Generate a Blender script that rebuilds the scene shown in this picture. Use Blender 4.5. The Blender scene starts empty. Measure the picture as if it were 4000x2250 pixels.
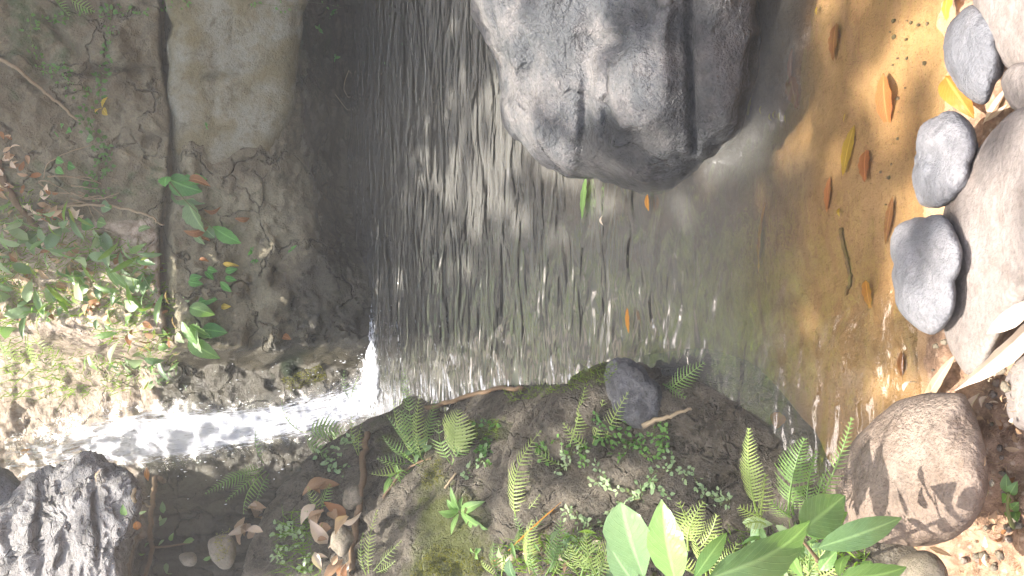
import bpy, math, random
import numpy as np
from mathutils import Vector, Matrix
from mathutils.bvhtree import BVHTree

random.seed(7); rng = np.random.default_rng(7)
sc = bpy.context.scene
col = sc.collection

# ------------------------------------------------------------------ camera
# The photograph was taken with the phone on its side: image left is up in the place.
CAM = np.array([0.0, 0.0, 1.5]); PITCH = math.radians(30); F = 3000.0   # F in pixels of the 4000 px wide photograph
FW = np.array([0, math.cos(PITCH), -math.sin(PITCH)])
UP = np.array([0, math.sin(PITCH), math.cos(PITCH)])
RT = np.array([1.0, 0, 0])
cd = bpy.data.cameras.new('camera'); cam = bpy.data.objects.new('camera', cd); col.objects.link(cam)
cd.sensor_width = 36; cd.lens = 36 * F / 4000; cd.clip_start = 0.02; cd.clip_end = 400
M = Matrix.Identity(4)
for i in range(3):
    M[i][0] = -UP[i]; M[i][1] = RT[i]; M[i][2] = -FW[i]; M[i][3] = CAM[i]
cam.matrix_world = M
sc.camera = cam

# ------------------------------------------------------------------ sky, sun, exposure
SUN = np.array([-0.16, 0.24, 0.957]); SUN /= np.linalg.norm(SUN)
world = bpy.data.worlds.new('World'); sc.world = world; world.use_nodes = True
wn = world.node_tree.nodes; wl = world.node_tree.links
sky = wn.new('ShaderNodeTexSky'); sky.sky_type = 'NISHITA'; sky.sun_disc = False
sky.sun_elevation = math.asin(SUN[2]); sky.sun_rotation = math.atan2(SUN[0], SUN[1])
sky.air_density = 1.0; sky.dust_density = 6.0; sky.ozone_density = 0.4
wl.new(sky.outputs[0], wn['Background'].inputs[0]); wn['Background'].inputs[1].default_value = 0.15
sd = bpy.data.lights.new('sun', 'SUN'); sd.energy = 5.0; sd.angle = math.radians(0.55); sd.color = (1.0, 0.94, 0.86)
so = bpy.data.objects.new('sun', sd); col.objects.link(so)
so.rotation_euler = Vector(SUN).to_track_quat('Z', 'Y').to_euler(); so.location = (0, 0, 8)
sc.view_settings.view_transform = 'Standard'; sc.view_settings.look = 'None'
sc.view_settings.gamma = 1; sc.view_settings.exposure = 2.1
sc.cycles.transparent_max_bounces = 10; sc.cycles.max_bounces = 6; sc.cycles.diffuse_bounces = 3; sc.cycles.use_adaptive_sampling = True; sc.cycles.adaptive_threshold = 0.035
sc.cycles.caustics_reflective = False; sc.cycles.caustics_refractive = False
sc.cycles.use_denoising = True
sc.cycles.sample_clamp_indirect = 6

# ------------------------------------------------------------------ picture to place
def ray(ix, iy):
    return FW - UP * ((ix - 2000) / F) + RT * ((1125 - iy) / F)
def Pz(ix, iy, z):
    d = ray(ix, iy); return CAM + d * ((z - CAM[2]) / d[2])
def Py(ix, iy, y):
    d = ray(ix, iy); return CAM + d * (y / d[1])
def Pd(ix, iy, dist):
    d = ray(ix, iy); return CAM + d / np.linalg.norm(d) * dist
def proj(p):
    v = np.asarray(p) - CAM
    w = v @ FW
    return 2000 - (v @ UP) / w * F, 1125 - (v @ RT) / w * F

# ------------------------------------------------------------------ noise
def _hash(i, j, k, s):
    h = (i * 374761393 + j * 668265263 + k * 2147483647 + s * 974634777) & 0xFFFFFFFF
    h = ((h ^ (h >> 13)) * 1274126177) & 0xFFFFFFFF
    h = ((h ^ (h >> 16)) * 2246822519) & 0xFFFFFFFF
    return ((h ^ (h >> 15)) & 0xFFFF) / 32767.5 - 1.0
def vnoise(p, s=0):
    p = np.asarray(p, float)
    i = np.floor(p).astype(np.int64); f = p - i; u = f * f * f * (f * (f * 6 - 15) + 10)
    r = 0
    for dx in (0, 1):
        for dy in (0, 1):
            for dz in (0, 1):
                w = (u[..., 0] if dx else 1 - u[..., 0]) * (u[..., 1] if dy else 1 - u[..., 1]) * (u[..., 2] if dz else 1 - u[..., 2])
                r = r + w * _hash(i[..., 0] + dx, i[..., 1] + dy, i[..., 2] + dz, s)
    return r
def fbm(p, o=4, s=0, g=0.5):
    p = np.asarray(p, float); a = 1; r = 0; t = 0
    for q in range(o):
        r = r + a * vnoise(p + q * 17.3, s + q); t += a; a *= g; p = p * 2.03
    return r / t
def sstep(a, b, x):
    t = np.clip((x - a) / (b - a), 0, 1); return t * t * (3 - 2 * t)
def lerp(a, b, t): return a + (b - a) * t

# ------------------------------------------------------------------ object helpers
def props(o, label=None, cat=None, group=None, kind=None):
    if label: o['label'] = label
    if cat: o['category'] = cat
    if group: o['group'] = group
    if kind: o['kind'] = kind
    return o
def newmesh(name, V, Fc, mat, smooth=True):
    me = bpy.data.meshes.new(name)
    me.from_pydata([tuple(map(float, v)) for v in V], [], [tuple(map(int, f)) for f in Fc])
    if mat: me.materials.append(mat)
    if smooth: me.polygons.foreach_set('use_smooth', [True] * len(me.polygons))
    me.update()
    return me
def put(name, me, parent=None, loc=None):
    o = bpy.data.objects.new(name, me); col.objects.link(o)
    if parent: o.parent = parent
    if loc is not None: o.location = loc
    return o
def empty(name, loc):
    o = bpy.data.objects.new(name, None); col.objects.link(o); o.location = loc; o.empty_display_size = 0.05
    return o
def part(name, V, Fc, mat, parent, smooth=True):
    """mesh given in world coordinates, under an unrotated Empty"""
    V = np.asarray(V) - np.array(parent.location)
    return put(name, newmesh(name, V, Fc, mat, smooth), parent)
def gridfaces(nu, nv, wrap=False):
    a = np.arange(nu * nv).reshape(nu, nv)
    if wrap: a = np.vstack([a, a[:1]])
    return np.stack([a[:-1, :-1], a[1:, :-1], a[1:, 1:], a[:-1, 1:]], -1).reshape(-1, 4)
SOLID_V = []; SOLID_F = []
def solid(V, Fc):
    off = sum(len(v) for v in SOLID_V)
    SOLID_V.append(np.asarray(V, float)); SOLID_F.extend([[i + off for i in f] for f in np.asarray(Fc).tolist()])
def attr(me, name, vals):
    a = me.attributes.new(name, 'FLOAT', 'POINT'); a.data.foreach_set('value', np.asarray(vals, np.float32).ravel())

# ------------------------------------------------------------------ materials
class NT:
    def __init__(s, name):
        s.m = bpy.data.materials.new(name); s.m.use_nodes = True
        s.n = s.m.node_tree.nodes; s.l = s.m.node_tree.links; s.n.clear()
        s.out = s.n.new('ShaderNodeOutputMaterial')
    def node(s, t, **kw):
        nd = s.n.new(t)
        for k, v in kw.items(): setattr(nd, k, v)
        return nd
    def set(s, nd, k, v):
        if hasattr(v, 'is_output') or isinstance(v, bpy.types.NodeSocket): s.l.new(v, nd.inputs[k])
        else: nd.inputs[k].default_value = v
    def coord(s, scale=(1, 1, 1), kind='Object'):
        tc = s.node('ShaderNodeTexCoord'); mp = s.node('ShaderNodeMapping')
        s.l.new(tc.outputs[kind], mp.inputs[0]); mp.inputs['Scale'].default_value = scale
        return mp.outputs[0]
    def geo(s, scale=(1, 1, 1)):
        g = s.node('ShaderNodeNewGeometry'); mp = s.node('ShaderNodeMapping')
        s.l.new(g.outputs['Position'], mp.inputs[0]); mp.inputs['Scale'].default_value = scale
        return mp.outputs[0]
    def noise(s, vec, scale, detail=5, rough=0.6, dist=0.0):
        n = s.node('ShaderNodeTexNoise'); s.l.new(vec, n.inputs['Vector'])
        n.inputs['Scale'].default_value = scale; n.inputs['Detail'].default_value = detail
        n.inputs['Roughness'].default_value = rough; n.inputs['Distortion'].default_value = dist
        return n.outputs['Fac']
    def voro(s, vec, scale, feature='F1', out='Distance'):
        n = s.node('ShaderNodeTexVoronoi', feature=feature); s.l.new(vec, n.inputs['Vector']); n.inputs['Scale'].default_value = scale
        return n.outputs[out]
    def ramp(s, fac, stops):
        r = s.node('ShaderNodeValToRGB'); s.l.new(fac, r.inputs[0])
        e = r.color_ramp.elements
        while len(e) < len(stops): e.new(0.5)
        for el, (p, c) in zip(e, stops):
            el.position = p; el.color = (c, c, c, 1) if isinstance(c, (int, float)) else (*c, 1)
        return r.outputs[0]
    def mix(s, fac, a, b, blend='MIX'):
        n = s.node('ShaderNodeMix', data_type='RGBA', blend_type=blend)
        for idx, v in ((0, fac), (6, a), (7, b)):
            if isinstance(v, bpy.types.NodeSocket): s.l.new(v, n.inputs[idx])
            else: n.inputs[idx].default_value = v if idx == 0 else (*v, 1)
        return n.outputs[2]
    def math(s, op, a, b=0.0, clamp=False):
        n = s.node('ShaderNodeMath', operation=op, use_clamp=clamp)
        for idx, v in ((0, a), (1, b)):
            if isinstance(v, bpy.types.NodeSocket): s.l.new(v, n.inputs[idx])
            else: n.inputs[idx].default_value = v
        return n.outputs[0]
    def attr(s, name):
        n = s.node('ShaderNodeAttribute'); n.attribute_name = name; return n.outputs['Fac']
    def bump(s, h, strength, dist, normal=None):
        b = s.node('ShaderNodeBump'); s.l.new(h, b.inputs['Height']); b.inputs['Strength'].default_value = strength; b.inputs['Distance'].default_value = dist
        if normal: s.l.new(normal, b.inputs['Normal'])
        return b.outputs[0]
    def principled(s, color, rough, normal=None, spec=0.5, **kw):
        p = s.node('ShaderNodeBsdfPrincipled'); s.set(p, 'Base Color', color if isinstance(color, bpy.types.NodeSocket) else (*color, 1))
        s.set(p, 'Roughness', rough); s.set(p, 'Specular IOR Level', spec)
        if normal: s.l.new(normal, p.inputs['Normal'])
        for k, v in kw.items(): s.set(p, k, v)
        return p
    def finish(s, sh): s.l.new(sh if isinstance(sh, bpy.types.NodeSocket) else sh.outputs[0], s.out.inputs[0]); return s.m

def rock_mat(name, c1, c2, c3, scale=6, rough=(0.55, 0.85), bump=0.012, speck=None, moss=None, mossc=(0.07, 0.10, 0.02), wet=None, wetc=0.42, litter=None, crack=0.0, cscale=2.4):
    t = NT(name); v = t.geo()
    n1 = t.noise(v, scale, 6, 0.62); n2 = t.noise(v, scale * 5.3, 6, 0.7); n3 = t.noise(v, scale * 30, 3, 0.6)
    c = t.mix(t.ramp(n1, [(0.41, 0.0), (0.58, 1.0)]), c1, c2)
    c = t.mix(t.ramp(n2, [(0.50, 0.0), (0.70, 0.9)]), c, c3)
    c = t.mix(t.math('MULTIPLY', t.ramp(n3, [(0.3, 1.0), (0.55, 0.0)]), 0.35), c, tuple(x * 0.35 for x in c1))
    if speck:
        vo = t.voro(v, 70)
        c = t.mix(t.math('MULTIPLY', t.ramp(vo, [(0.16, 1.0), (0.24, 0.0)]), speck), c, (0.03, 0.028, 0.025))
    n4 = t.noise(v, scale * 2.3, 4, 0.75, 0.4)
    c = t.mix(t.math('MULTIPLY', t.ramp(n4, [(0.33, 1.0), (0.47, 0.0)]), 0.62), c, tuple(x * 0.45 for x in c1))
    if crack:
        wv = t.node('ShaderNodeVectorMath', operation='ADD'); t.l.new(v, wv.inputs[0]); nz = t.node('ShaderNodeTexNoise'); t.l.new(v, nz.inputs['Vector']); nz.inputs['Scale'].default_value = 5; nz.inputs['Detail'].default_value = 4
        sw = t.node('ShaderNodeVectorMath', operation='SCALE'); t.l.new(nz.outputs['Color'], sw.inputs[0]); sw.inputs['Scale'].default_value = 0.35; t.l.new(sw.outputs[0], wv.inputs[1])
        ck = t.math('MULTIPLY', t.ramp(t.voro(wv.outputs[0], cscale, 'DISTANCE_TO_EDGE'), [(0.0, 1.0), (0.030, 0.0)]), t.ramp(n4, [(0.42, 0.0), (0.56, crack)]))
        c = t.mix(ck, c, tuple(x * 0.25 for x in c1))
    pit = t.ramp(t.voro(v, scale * 7), [(0.0, 0.0), (0.35, 1.0)])
    rgh = t.ramp(n2, [(0.3, rough[0]), (0.7, rough[1])])
    h = t.math('ADD', t.math('ADD', t.math('MULTIPLY', n4, 0.7), t.math('MULTIPLY', pit, 0.10)), t.math('ADD', t.math('MULTIPLY', n2, 0.6), t.math('MULTIPLY', n3, 0.25)))
    if crack: h = t.math('SUBTRACT', h, t.math('MULTIPLY', ck, 0.9))
    if litter:
        lf = t.ramp(t.math('ADD', t.attr(litter), t.math('MULTIPLY', t.math('SUBTRACT', n4, 0.5), 0.8)), [(0.4, 0.0), (0.6, 1.0)])
        c = t.mix(lf, c, t.mix(t.ramp(n2, [(0.38, 0.0), (0.6, 1.0)]), (0.22, 0.16, 0.11), (0.50, 0.41, 0.33)))
    if moss:
        mn = t.noise(v, 9, 6, 0.7); a = t.attr(moss)
        mf = t.ramp(t.math('ADD', t.math('MULTIPLY', a, 0.5), t.math('MULTIPLY', mn, 0.9)), [(0.58, 0.0), (0.80, 1.0)])
        mc = t.mix(t.noise(v, 40, 4, 0.7), mossc, tuple(x * 1.9 for x in mossc))
        c = t.mix(mf, c, mc)
        h = t.math('ADD', h, t.math('MULTIPLY', t.math('MULTIPLY', mf, t.noise(v, 160, 3, 0.7)), 0.5))
    if wet:
        a = t.attr(wet); wf = t.ramp(t.math('ADD', a, t.math('MULTIPLY', t.math('SUBTRACT', n2, 0.5), 0.5)), [(0.35, 0.0), (0.65, 1.0)])
        c = t.mix(wf, c, t.mix(1.0, c, (wetc, wetc, wetc), 'MULTIPLY'))
        rgh = t.mix(wf, rgh, (0.22, 0.22, 0.22))
    nrm = t.bump(h, 1.0, bump * 1.6)
    return t.finish(t.principled(c, rgh, nrm, 0.4))

def leaf_mat(name, ca, cb, trans=0.45, rough=0.4, spec=0.35, veins=True, holes=False):
    t = NT(name)
    oi = t.node('ShaderNodeObjectInfo'); v = t.coord()
    n = t.noise(v, 45, 4, 0.6)
    f = t.math('ADD', t.math('MULTIPLY', oi.outputs['Random'], 0.7), t.math('MULTIPLY', t.math('SUBTRACT', n, 0.35), 0.9), True)
    c = t.mix(f, ca, cb)
    mid = t.ramp(t.attr('mid'), [(0.86, 0.0), (0.97, 1.0)])
    vein = t.math('MULTIPLY', t.ramp(t.math('ABSOLUTE', t.math('SINE', t.math('MULTIPLY', t.attr('vt'), 34.0))), [(0.0, 1.0), (0.22, 0.0)]), t.math('MULTIPLY', t.ramp(t.attr('mid'), [(0.001, 0.0), (0.02, 1.0)]), 0.35))
    c = t.mix(t.math('MAXIMUM', t.math('MULTIPLY', mid, 0.6), vein), c, tuple(min(1, x * 1.5 + 0.06) for x in cb))
    nrm = t.bump(t.math('SUBTRACT', n, t.math('MULTIPLY', vein, 1.2)), 0.5, 0.003)
    p = t.principled(c, rough, nrm, spec)
    tr = t.node('ShaderNodeBsdfTranslucent'); s2 = t.mix(1.0, c, (1.25, 1.35, 0.75), 'MULTIPLY'); t.l.new(s2, tr.inputs[0])
    mx = t.node('ShaderNodeMixShader'); mx.inputs[0].default_value = trans
    t.l.new(p.outputs[0], mx.inputs[1]); t.l.new(tr.outputs[0], mx.inputs[2])
    return t.finish(mx)

M_fern = leaf_mat('fern_green', (0.15, 0.26, 0.08), (0.28, 0.40, 0.13), 0.45)
M_fern_pale = leaf_mat('fern_pale', (0.28, 0.38, 0.12), (0.40, 0.48, 0.17), 0.45)
M_leaf = leaf_mat('leaf_green', (0.11, 0.21, 0.085), (0.20, 0.33, 0.13), 0.42, 0.28, 0.8)
M_leaf_bright = leaf_mat('leaf_bright', (0.16, 0.31, 0.09), (0.25, 0.41, 0.12), 0.45, 0.33, 0.6)
M_leaf_cliff = leaf_mat('leaf_cliff', (0.07, 0.23, 0.05), (0.13, 0.36, 0.07), 0.4, 0.4, 0.4)  # own green of the cliff plants
M_leaf_yellow = leaf_mat('leaf_yellow', (0.5, 0.34, 0.04), (0.6, 0.45, 0.08), 0.4, 0.45)
M_leaf_orange = leaf_mat('leaf_orange', (0.50, 0.19, 0.03), (0.62, 0.30, 0.05), 0.35, 0.4)
M_leaf_pink = leaf_mat('leaf_russet', (0.42, 0.15, 0.06), (0.52, 0.22, 0.09), 0.25, 0.45)
M_dry = leaf_mat('dry_leaf', (0.30, 0.17, 0.09), (0.58, 0.42, 0.28), 0.25, 0.6, 0.2)
M_dry_pale = leaf_mat('dry_leaf_pale', (0.62, 0.48, 0.38), (0.75, 0.62, 0.48), 0.25, 0.6, 0.2)
M_brown = leaf_mat('dead_leaf_brown', (0.24, 0.11, 0.05), (0.36, 0.17, 0.07), 0.25, 0.6, 0.2)
M_tiny = leaf_mat('tiny_leaf', (0.07, 0.18, 0.04), (0.17, 0.33, 0.07), 0.4)
M_tiny_pale = leaf_mat('tiny_leaf_pale', (0.22, 0.34, 0.16), (0.42, 0.52, 0.30), 0.35)
M_grass = leaf_mat('grass_blade', (0.12, 0.26, 0.03), (0.32, 0.42, 0.05), 0.5)

def wood_mat(name, a, b):
    t = NT(name); v = t.geo()
    n = t.noise(v, 60, 5, 0.7); c = t.mix(n, a, b)
    return t.finish(t.principled(c, 0.8, t.bump(n, 0.8, 0.004), 0.2))
M_twig = wood_mat('bark_pale', (0.20, 0.15, 0.09), (0.40, 0.32, 0.21))
M_root = wood_mat('root_brown', (0.13, 0.085, 0.05), (0.26, 0.18, 0.11))
M_stem = wood_mat('stem_green', (0.10, 0.13, 0.04), (0.20, 0.20, 0.08))

M_cliff = rock_mat('cliff_rock', (0.165, 0.138, 0.085), (0.255, 0.228, 0.148), (0.150, 0.122, 0.082), 3.6, (0.6, 0.9), 0.016, moss='moss', mossc=(0.035, 0.065, 0.018), wet='wet', wetc=0.34, litter='litter', crack=0.8, cscale=2.6)
M_block = rock_mat('sandstone', (0.190, 0.162, 0.085), (0.265, 0.255, 0.195), (0.185, 0.150, 0.080), 5.0, (0.7, 0.9), 0.010)
M_boulder = rock_mat('smooth_grey_boulder', (0.108, 0.112, 0.116), (0.225, 0.210, 0.200), (0.088, 0.096, 0.102), 5, (0.2, 0.45), 0.022, wet='wet', wetc=0.42, crack=0.4, cscale=2.2)
M_shore = rock_mat('grey_river_stone', (0.135, 0.137, 0.150), (0.21, 0.205, 0.215), (0.12, 0.12, 0.13), 7, (0.4, 0.65), 0.006)
M_pink = rock_mat('pinkish_stone', (0.20, 0.173, 0.158), (0.245, 0.213, 0.197), (0.165, 0.132, 0.115), 4, (0.6, 0.8), 0.006)
M_brownrock = rock_mat('brown_stone', (0.20, 0.150, 0.115), (0.265, 0.21, 0.168), (0.15, 0.105, 0.075), 5, (0.6, 0.85), 0.012, speck=0.25)
M_bank = rock_mat('bank_rock', (0.100, 0.083, 0.058), (0.205, 0.175, 0.130), (0.30, 0.27, 0.215), 11, (0.4, 0.8), 0.03, speck=0.6, moss='moss', mossc=(0.075, 0.085, 0.018), crack=0.8, cscale=4.5)
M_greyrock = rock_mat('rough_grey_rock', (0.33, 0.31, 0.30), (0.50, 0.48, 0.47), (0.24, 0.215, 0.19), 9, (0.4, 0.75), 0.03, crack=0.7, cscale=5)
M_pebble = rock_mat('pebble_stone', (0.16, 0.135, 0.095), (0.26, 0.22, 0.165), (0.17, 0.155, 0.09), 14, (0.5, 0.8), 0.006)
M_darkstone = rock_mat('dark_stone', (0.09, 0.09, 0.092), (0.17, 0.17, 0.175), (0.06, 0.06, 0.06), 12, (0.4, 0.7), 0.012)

def bed_mat():
    t = NT('stream_bed_sand'); v = t.geo()
    n1 = t.noise(v, 5, 5, 0.6); n2 = t.noise(v, 38, 5, 0.7); n3 = t.noise(v, 260, 2, 0.6); a = t.attr('soil')
    sand = t.mix(t.ramp(n1, [(0.35, 0.0), (0.65, 1.0)]), (0.33, 0.203, 0.104), (0.43, 0.287, 0.160))
    sand = t.mix(t.ramp(n2, [(0.52, 0.0), (0.74, 0.6)]), sand, (0.19, 0.105, 0.048))
    sand = t.mix(t.math('MULTIPLY', t.ramp(t.voro(v, 95), [(0.10, 1.0), (0.2, 0.0)]), t.ramp(t.noise(v, 12, 3), [(0.5, 0.0), (0.62, 1.0)])), sand, (0.42, 0.32, 0.2))
    sand = t.mix(t.ramp(n3, [(0.28, 0.8), (0.42, 0.0)]), sand, (0.12, 0.07, 0.03))
    soil = t.mix(t.ramp(n2, [(0.35, 0.0), (0.6, 1.0)]), (0.13, 0.075, 0.045), (0.36, 0.23, 0.15))
    soil = t.mix(t.ramp(t.voro(v, 55), [(0.1, 0.7), (0.3, 0.0)]), soil, (0.50, 0.38, 0.28))
    sf = t.ramp(t.math('ADD', a, t.math('MULTIPLY', t.math('SUBTRACT', n2, 0.5), 0.6)), [(0.4, 0.0), (0.6, 1.0)])
    c = t.mix(sf, sand, soil)
    h = t.math('ADD', t.math('MULTIPLY', n2, 0.6), t.math('MULTIPLY', n3, 0.15))
    return t.finish(t.principled(c, 0.75, t.bump(h, 1.0, 0.012), 0.3))
M_bed = bed_mat()

def water_mat():
    t = NT('pool_water')
    v = t.geo((3.4, 10.0, 1.0)); v2 = t.geo((9.0, 24.0, 1.0)); v3 = t.geo((1.4, 3.6, 1))
    n1 = t.noise(v, 1.0, 1, 0.5, 1.2); n2 = t.noise(v2, 1.0, 1, 0.5, 0.8); n3 = t.noise(v3, 1.0, 1, 0.5, 0.2)
    calm = t.attr('calm')
    h = t.math('ADD', t.math('ADD', n1, t.math('MULTIPLY', n2, 0.36)), t.math('MULTIPLY', n3, 1.1))
    b = t.node('ShaderNodeBump'); t.l.new(h, b.inputs['Height']); b.inputs['Distance'].default_value = 0.027
    t.l.new(calm, b.inputs['Strength'])
    fr = t.node('ShaderNodeFresnel'); fr.inputs[0].default_value = 1.33; t.l.new(b.outputs[0], fr.inputs['Normal'])
    gl = t.node('ShaderNodeBsdfGlossy'); gl.inputs['Roughness'].default_value = 0.012; t.l.new(b.outputs[0], gl.inputs['Normal'])
    tr = t.node('ShaderNodeBsdfTransparent'); tr.inputs[0].default_value = (0.93, 0.89, 0.78, 1)
    df = t.node('ShaderNodeBsdfDiffuse'); df.inputs[0].default_value = (0.135, 0.132, 0.120, 1)
    m1 = t.node('ShaderNodeMixShader'); t.l.new(t.attr('murk'), m1.inputs[0]); t.l.new(tr.outputs[0], m1.inputs[1]); t.l.new(df.outputs[0], m1.inputs[2])
    m2 = t.node('ShaderNodeMixShader'); t.l.new(t.math('MULTIPLY', fr.outputs[0], 5.0, True), m2.inputs[0]); t.l.new(m1.outputs[0], m2.inputs[1]); t.l.new(gl.outputs[0], m2.inputs[2])
    return t.finish(m2)
M_water = water_mat()

def foam_mat():
    t = NT('falling_water')
    v = t.coord((1, 1, 1), 'UV')
    mp = t.node('ShaderNodeMapping'); t.l.new(v, mp.inputs[0]); mp.inputs['Scale'].default_value = (30, 14, 1)
    n1 = t.noise(mp.outputs[0], 1.0, 4, 0.65, 0.6)
    mp2 = t.node('ShaderNodeMapping'); t.l.new(v, mp2.inputs[0]); mp2.inputs['Scale'].default_value = (120, 60, 1)
    n2 = t.noise(mp2.outputs[0], 1.0, 3, 0.6, 0.3)
    f = t.math('ADD', t.math('MULTIPLY', n1, 0.8), t.math('MULTIPLY', n2, 0.45))
    f = t.math('ADD', f, t.math('MULTIPLY', t.math('SUBTRACT', t.attr('foam'), 0.5), 0.75))
    ff = t.ramp(f, [(0.60, 0.0), (0.78, 1.0)])
    nrm = t.bump(t.math('ADD', n1, t.math('MULTIPLY', n2, 0.8)), 1.0, 0.008)
    white = t.principled((0.70, 0.72, 0.78), 0.3, nrm, 0.5)
    tl = t.node('ShaderNodeBsdfTranslucent'); tl.inputs[0].default_value = (0.86, 0.87, 0.9, 1)
    w2 = t.node('ShaderNodeMixShader'); w2.inputs[0].default_value = 0.15; t.l.new(white.outputs[0], w2.inputs[1]); t.l.new(tl.outputs[0], w2.inputs[2])
    gl = t.node('ShaderNodeBsdfGlossy'); gl.inputs['Roughness'].default_value = 0.12; t.l.new(nrm, gl.inputs['Normal'])
    tr = t.node('ShaderNodeBsdfTransparent')
    cl = t.node('ShaderNodeMixShader'); t.l.new(t.math('MULTIPLY', t.ramp(t.attr('foam'), [(0.1, 0.0), (0.3, 1.0)]), 0.16), cl.inputs[0]); t.l.new(tr.outputs[0], cl.inputs[1]); t.l.new(gl.outputs[0], cl.inputs[2])
    mx = t.node('ShaderNodeMixShader'); t.l.new(ff, mx.inputs[0]); t.l.new(cl.outputs[0], mx.inputs[1]); t.l.new(w2.outputs[0], mx.inputs[2])
    return t.finish(mx)
M_foam = foam_mat()
t = NT('water_drop'); M_drop = t.finish(t.principled((0.9, 0.92, 0.95), 0.1, None, 0.6))

# ================================================================== LARGE STRUCTURE
# ---- cliff: y = f(x, z)
def cl(ix, iy, y=4.3):
    p = Py(ix, iy, y); return p[0], p[2]
def gbump(x, z, ix, iy, rx, rz, amp, y=4.3, rot=0.0):
    cx, cz = cl(ix, iy, y); dx = x - cx; dz = z - cz
    if rot:
        c, s = math.cos(rot), math.sin(rot); dx, dz = c * dx + s * dz, -s * dx + c * dz
    return amp * np.exp(-(dx / rx) ** 2 - (dz / rz) ** 2)
def cliff_y(x, z, fine=True):
    P = np.stack([x, z, 0 * x + 3.1], -1)
    n1 = fbm(P * 1.7, 4, 3); n2 = fbm(P * 6.0, 4, 9)
    sl = sstep(0.50, -0.05, x + 0.10 * n1)
    top = np.maximum(z - 1.0 - 0.03 * n1, 0); top = np.minimum(top, 2.1) + 0.30 * np.maximum(top - 2.1, 0)
    y = 4.27 + (0.05 + 1.15 * sl) * top
    w = sstep(0.62, 0.30, x)
    y = y + w * (-0.10 + 0.24 * np.clip(z, 0, 1.0))
    # undercut at the waterline, deep on the right
    u = sstep(-0.1, 0.5, x)
    zz = z + 0.16 * n1 + 0.07 * n2
    y = y + (0.10 + 0.30 * u) * sstep(0.24 + 0.26 * u, -0.12 + 0.10 * u, zz)
    # horizontal crack under the upper layer, dipping a little
    zc = 1.045 + 0.015 * np.sin(x * 6) + 0.05 * np.clip(x - 1.0, 0, 1) + 0.012 * n2
    y = y + 0.16 * np.exp(-((z - zc) / 0.020) ** 2) * sstep(-0.45, -0.2, x)
    y = y - 0.045 * sstep(0.0, 0.04, z - zc) * sstep(0.0, 0.4, x)
    # lower left scallops
    for a in ((950, 1440, .05, .05, .05), (1010, 1360, .12, .045, .07), (1120, 1280, .10, .04, .05), (1000, 1130, .10, .035, .05),
              (1150, 1210, .13, .025, .05), (1080, 1080, .08, .03, .045), (930, 1040, .07, .05, .03), (1230, 1330, .06, .03, .04), (860, 1260, .08, .05, .03)):
        y = y + gbump(x, z, *a) * 1.5
    y = y + gbump(x, z, 780, 1000, .06, .12, 0.05)
    # upper layer vertical seams
    y = y + gbump(x, z, 370, 300, .018, .35, 0.045, rot=0.25) + gbump(x, z, 240, 150, .02, .12, 0.05, rot=-0.9) + gbump(x, z, 560, 620, .02, .2, 0.03, rot=-0.5)
    # chute of the cascade
    c = sstep(-0.30 + .14 * np.clip(z - .6, 0, 1), -0.52, x + 0.08 * n1 + 0.05 * n2)
    y = lerp(y, 4.45 + np.minimum(z, 2.4) + 0.34 * np.maximum(z - 2.4, 0), c)
    l = sstep(-1.12 - .1 * z, -1.32 - .1 * z, x); y = lerp(y, 4.15 + 0.20 * z + 0.9 * np.clip(z - 1.6, 0, .8) + .5 * np.clip(z - 2.4, 0, 9) + 0.75 * sstep(1.30, 1.12, z + .05 * n1) + 0.05 * vnoise(np.stack([x * 30, z * 2, 0 * x], -1), 6), l)
    if fine:
        n3 = fbm(P * 19.0, 4, 21)
        y = y + 0.075 * n1 + 0.050 * n2 + 0.022 * n3 - 0.05 * np.abs(n2) - 0.03 * np.abs(n3) * sstep(.8, .3, z) + 0.014 * vnoise(np.stack([x * 5 + n1 * 3, z * 20, 0 * x], -1), 5)
    return y
xs = np.concatenate([np.linspace(-5, -1.75, 24), np.linspace(-1.7, 1.8, 330), np.linspace(1.85, 6, 24)])
zs = np.concatenate([np.linspace(-0.8, -0.06, 10), np.linspace(-0.05, 2.15, 220), np.linspace(2.2, 20.0, 120)])
X, Z = np.meshgrid(xs, zs, indexing='ij'); Y = cliff_y(X, Z)
Y = Y + np.clip(Z - 2.15, 0, 9) * 0.14
V = np.stack([X, Y, Z], -1).reshape(-1, 3); Fc = gridfaces(len(xs), len(zs))
me = newmesh('cliff', V, Fc, M_cliff)
n = fbm(np.stack([X, Z, 0 * X], -1) * 2.2, 4, 33)
wet = sstep(0.62, 0.10, Z + 0.25 * n) * sstep(-.45, -.3, X) * 0.95 + sstep(-0.2, -0.45, X) * sstep(1.25, .95, Z + .2 * n)  # wet rock; the left term also paints shade into recess and chute wall
moss = np.clip(gbump(X, Z, 1200, 1450, .12, .07, .8) + gbump(X, Z, 150, 120, .3, .2, .5) + gbump(X, Z, 330, 700, .12, .5, .35) + gbump(X, Z, 1250, 150, .3, .3, .5) , 0, 1)
moss = np.clip(moss + sstep(3.0, 3.4, Z) * .9, 0, 1)
attr(me, 'litter', sstep(0.40, 0.20, X + .1 * n) * sstep(.98, 1.1, Z + .1 * n) * sstep(3.3, 2.9, Z)); attr(me, 'wet', np.clip(wet, 0, 1)); attr(me, 'moss', moss)  # pale leaf litter, spread wide to make the slope look sunlit and reflect brightly
cliff = props(put('cliff', me), 'shaded brown cliff with horizontal crack above the pool', None, None, 'structure'); solid(V, Fc)

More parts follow.
